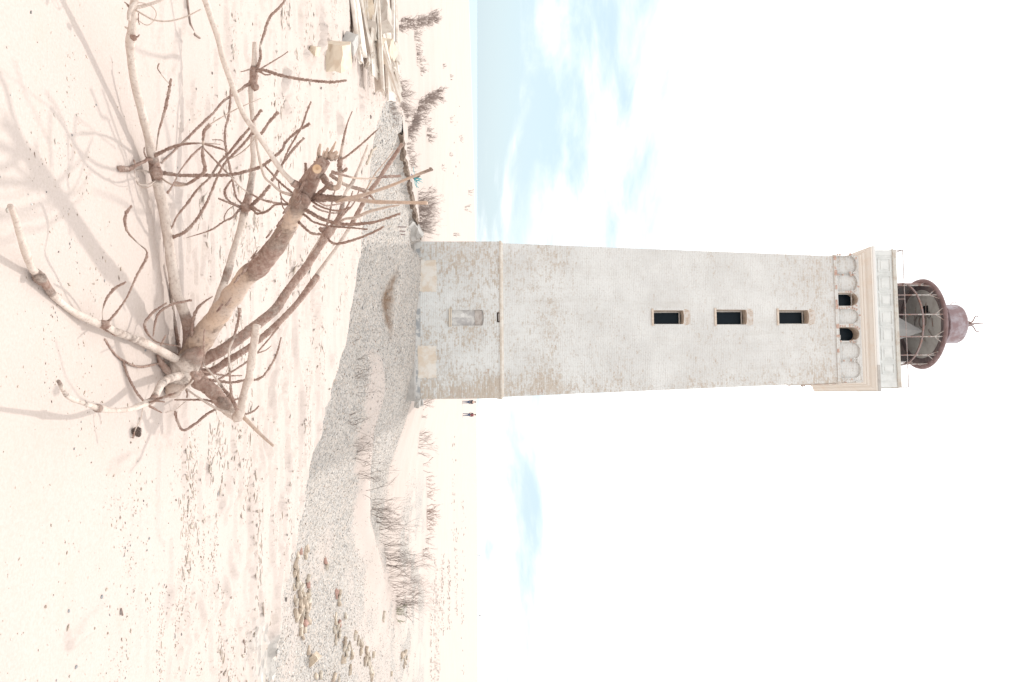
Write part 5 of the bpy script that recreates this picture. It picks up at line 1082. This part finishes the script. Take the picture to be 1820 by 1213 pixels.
line([(690, 136), (700, 148), (706, 160), (710, 180), (716, 196), (722, 212)], 13, 14, 24, 5, 3, 'wiry shrub along the near rim of the left dune, from the rubble side', 'wiry shrubs along the near rim of the left dune', 540)
line([(688, 158), (692, 180), (697, 200), (700, 216)], 8, 14, 22, 4, 2, 'clump of thin stalks on the slope left of the gravel, from the rubble side', 'thin stalks on the slope left of the gravel', 560)
line([(726, 245), (732, 222), (738, 205), (746, 190), (756, 178), (768, 170), (778, 164)], 18, 11, 17, 10, 3, 'dense brown shrub of the lower curved row, from the bank end', 'lower curved row of shrubs on the left dune', 580)
line([(752, 210), (758, 230), (762, 255)], 6, 9, 15, 4, 2, 'straggling twig clump behind the lower curved row, from the rubble side', 'straggling twigs below the lower curved row', 610)
line([(722, 258), (726, 280), (731, 300)], 6, 12, 20, 4, 2, 'clump of thin stalks on top of the eroded bank, from the rubble side', 'thin stalks on top of the eroded bank', 620)
line([(746, 352), (745, 368), (744, 384), (744, 398), (744, 412)], 11, 18, 30, 6, 3, 'brown shrub beside the left wall of the tower, from the bank side', 'shrubs beside the left wall of the tower', 640)
line([(760, 336), (762, 345)], 2, 14, 18, 3, 2, 'small twig clump on the sand above the bank, from the rubble side', 'small twigs on the sand above the bank', 660)
for i, (x, y, h_, lab) in enumerate([(800, 214, 10, 'small twig alone high on the left dune'), (799, 276, 8, 'tiny tuft below the lone twig on the left dune'), (785, 299, 8, 'tiny tuft on the bare middle of the left dune'), (832, 343, 14, 'far grass tuft near the crest of the left dune, upper one'), (826, 372, 12, 'far grass tuft near the crest of the left dune, lower one'), (806, 418, 12, 'small tuft close to the left wall of the tower'), (818, 246, 7, 'faint tuft near the top of the left dune'), (787, 118, 8, 'faint tuft right of the sparse row'), (800, 137, 8, 'faint twigs between the two curved rows')]):
    shrub(x, y, h_, 10, 5, lab, 'scattered tufts on the left dune', SHL, 700+i, 2, name='grass_tuft')
# rows of driftwood bits and grass far out on the right
n = 1500; xs_, Ys_, Ss_ = [], [], []
rgn = np.random.default_rng(31)
for (x, y0, y1, cnt, wd) in ((772, 985, 1213, 90, 4), (785, 985, 1130, 110, 4), (797, 990, 1120, 80, 3), (810, 940, 1100, 70, 3), (777, 1040, 1213, 90, 5), (822, 880, 1200, 50, 4), (806, 760, 960, 30, 4), (765, 1090, 1213, 60, 3), (810, 180, 320, 14, 12)):
    for q in range(cnt):
        xx = x+rgn.normal(0, wd*.5); Yq = 1.6; d = FWD+RGT*((rgn.uniform(y0, y1)-606.5)/F_PX)+UPV*((xx-910)/F_PX); zr = EYE.z+d.z*_T[::6]; hh = height(d.x*_T[::6], d.y*_T[::6]); i = np.argmax(zr <= hh); t = _T[::6][i]
        xs_.append(d.x*t); Ys_.append(d.y*t); Ss_.append(t*rgn.uniform(.5, 1.3)/F_PX)
X_, Y_, S_ = map(np.array, (xs_, Ys_, Ss_))
tag(obj('driftwood_litter', scatter('driftwood_litter', X_, Y_, S_, .7, pick(len(X_), [(.36, .29, .24), (.46, .38, .31), (.28, .24, .22)], [3, 2, 2]), elong=1+2.5*rng.random(len(X_)), sink=.2), None, STONE), 'rows of brown litter and low tufts strung across the far sand', 'litter', kind='stuff')
# ---------------------------------------------------------------- walkers
SKIN = Mat('skin', .6).base((.52, .34, .26)).m
def person(loc, yaw, jacket, trousers, hair, lab, pack=None, stride=.10):
    root = tag(empty('person', loc, yaw), lab, 'person')
    def skin(name, verts, edges, rads, mat, par, lv=1):
        me = bpy.data.meshes.new(name); me.from_pydata(verts, edges, []); o = obj(name, me, par, mat); m_ = o.modifiers.new('skin', 'SKIN')
        for v, r in zip(me.skin_vertices[0].data, rads): v.radius = r if isinstance(r, tuple) else (r, r)
        me.skin_vertices[0].data[0].use_root = True; s_ = o.modifiers.new('sub', 'SUBSURF'); s_.levels = s_.render_levels = lv
        bpy.context.view_layer.update(); ev = o.evaluated_get(bpy.context.evaluated_depsgraph_get()); nm = bpy.data.meshes.new_from_object(ev); o.modifiers.clear(); o.data = nm; nm.materials.clear(); nm.materials.append(mat)
        for p_ in nm.polygons: p_.use_smooth = True
        return o
    s = stride
    J = [(0, 0, .93), (0, 0, 1.12), (0, -.01, 1.36), (0, 0, 1.50), (0, .01, 1.58), (0, .015, 1.68), (-.09, 0, .88), (-.10, s*.4, .48), (-.10, s, .06), (-.10, s+.13, .03), (.09, 0, .88), (.10, -s*.1, .48), (.10, -s, .06), (.10, -s+.13, .03), (-.19, 0, 1.42), (-.24, -.03, 1.14), (-.22, .08, .92), (-.21, .10, .83), (.19, 0, 1.42), (.24, -.03, 1.14), (.22, .08, .92), (.21, .10, .83)]
    E_ = [(0, 1), (1, 2), (2, 3), (3, 4), (4, 5), (0, 6), (6, 7), (7, 8), (8, 9), (0, 10), (10, 11), (11, 12), (12, 13), (2, 14), (14, 15), (15, 16), (16, 17), (2, 18), (18, 19), (19, 20), (20, 21)]
    Rr = [.13, .12, (.16, .11), .055, .085, .095, .08, .055, .038, .035, .08, .055, .038, .035, .055, .042, .032, .03, .055, .042, .032, .03]
    skin('body', J, E_, Rr, SKIN, root, 2)
    sel = lambda ids: ([J[i] for i in ids], [(ids.index(a), ids.index(b)) for a, b in E_ if a in ids and b in ids], [tuple(k*1.22 for k in Rr[i]) if isinstance(Rr[i], tuple) else Rr[i]*1.25 for i in ids])
    skin('jacket', *sel([0, 1, 2, 14, 15, 16, 18, 19, 20]), jacket, root); skin('trousers', *sel([0, 6, 7, 8, 10, 11, 12]), trousers, root)
    bm = bmesh.new(); bmesh.ops.create_uvsphere(bm, u_segments=12, v_segments=8, radius=.115)
    for v in bm.verts: v.co = Vector((v.co.x*.95, v.co.y*1.0-.02, v.co.z*.85+1.70))
    obj('hair', bm, root, hair)
    for k in (0, 1):
        bm = bmesh.new(); bmesh.ops.create_uvsphere(bm, u_segments=10, v_segments=6, radius=1); q = Vector(J[8 if k == 0 else 12])
        for v in bm.verts: v.co = Vector((v.co.x*.05, v.co.y*.13+.06, max(-.04, v.co.z*.06)))+Vector((q.x, q.y, .04))
        obj('shoe', bm, root, hair)
    if pack:
        bm = bmesh.new(); bmesh.ops.create_uvsphere(bm, u_segments=12, v_segments=8, radius=1)
        for v in bm.verts: v.co = Vector((v.co.x*.16, v.co.y*.10-.19, v.co.z*.22+1.27))
        obj('backpack', bm, root, pack)
    return root
fab = lambda n, a: worn(n, a, tuple(k*1.3 for k in a), 20, rough=.9)
NAVY, JEAN, CHAR, HAIR, REDF = fab('navy_cloth', (.035, .04, .06)), fab('jeans_cloth', (.07, .10, .17)), fab('charcoal_cloth', (.09, .09, .10)), fab('dark_hair', (.03, .022, .018)), fab('red_cloth', (.22, .07, .08))
def ground_at(x, y, Y): p = PY(x, y, Y); return Vector((p.x, p.y, hz(p.x, p.y)))
person(ground_at(822, 715, 104), R(190), NAVY, JEAN, HAIR, 'walker in a dark jacket and jeans close to the right wall of the tower')
person(ground_at(822, 737.5, 106), R(10), CHAR, JEAN, HAIR, 'walker in jeans with a red backpack, farther from the tower wall', REDF, .16)
person(ground_at(850, 987, 392), R(60), NAVY, CHAR, HAIR, 'tiny figure standing on the skyline above the long hedge')
person(ground_at(850, 1094, 396), R(120), CHAR, NAVY, HAIR, 'tiny figure on the skyline nearest the frame edge')
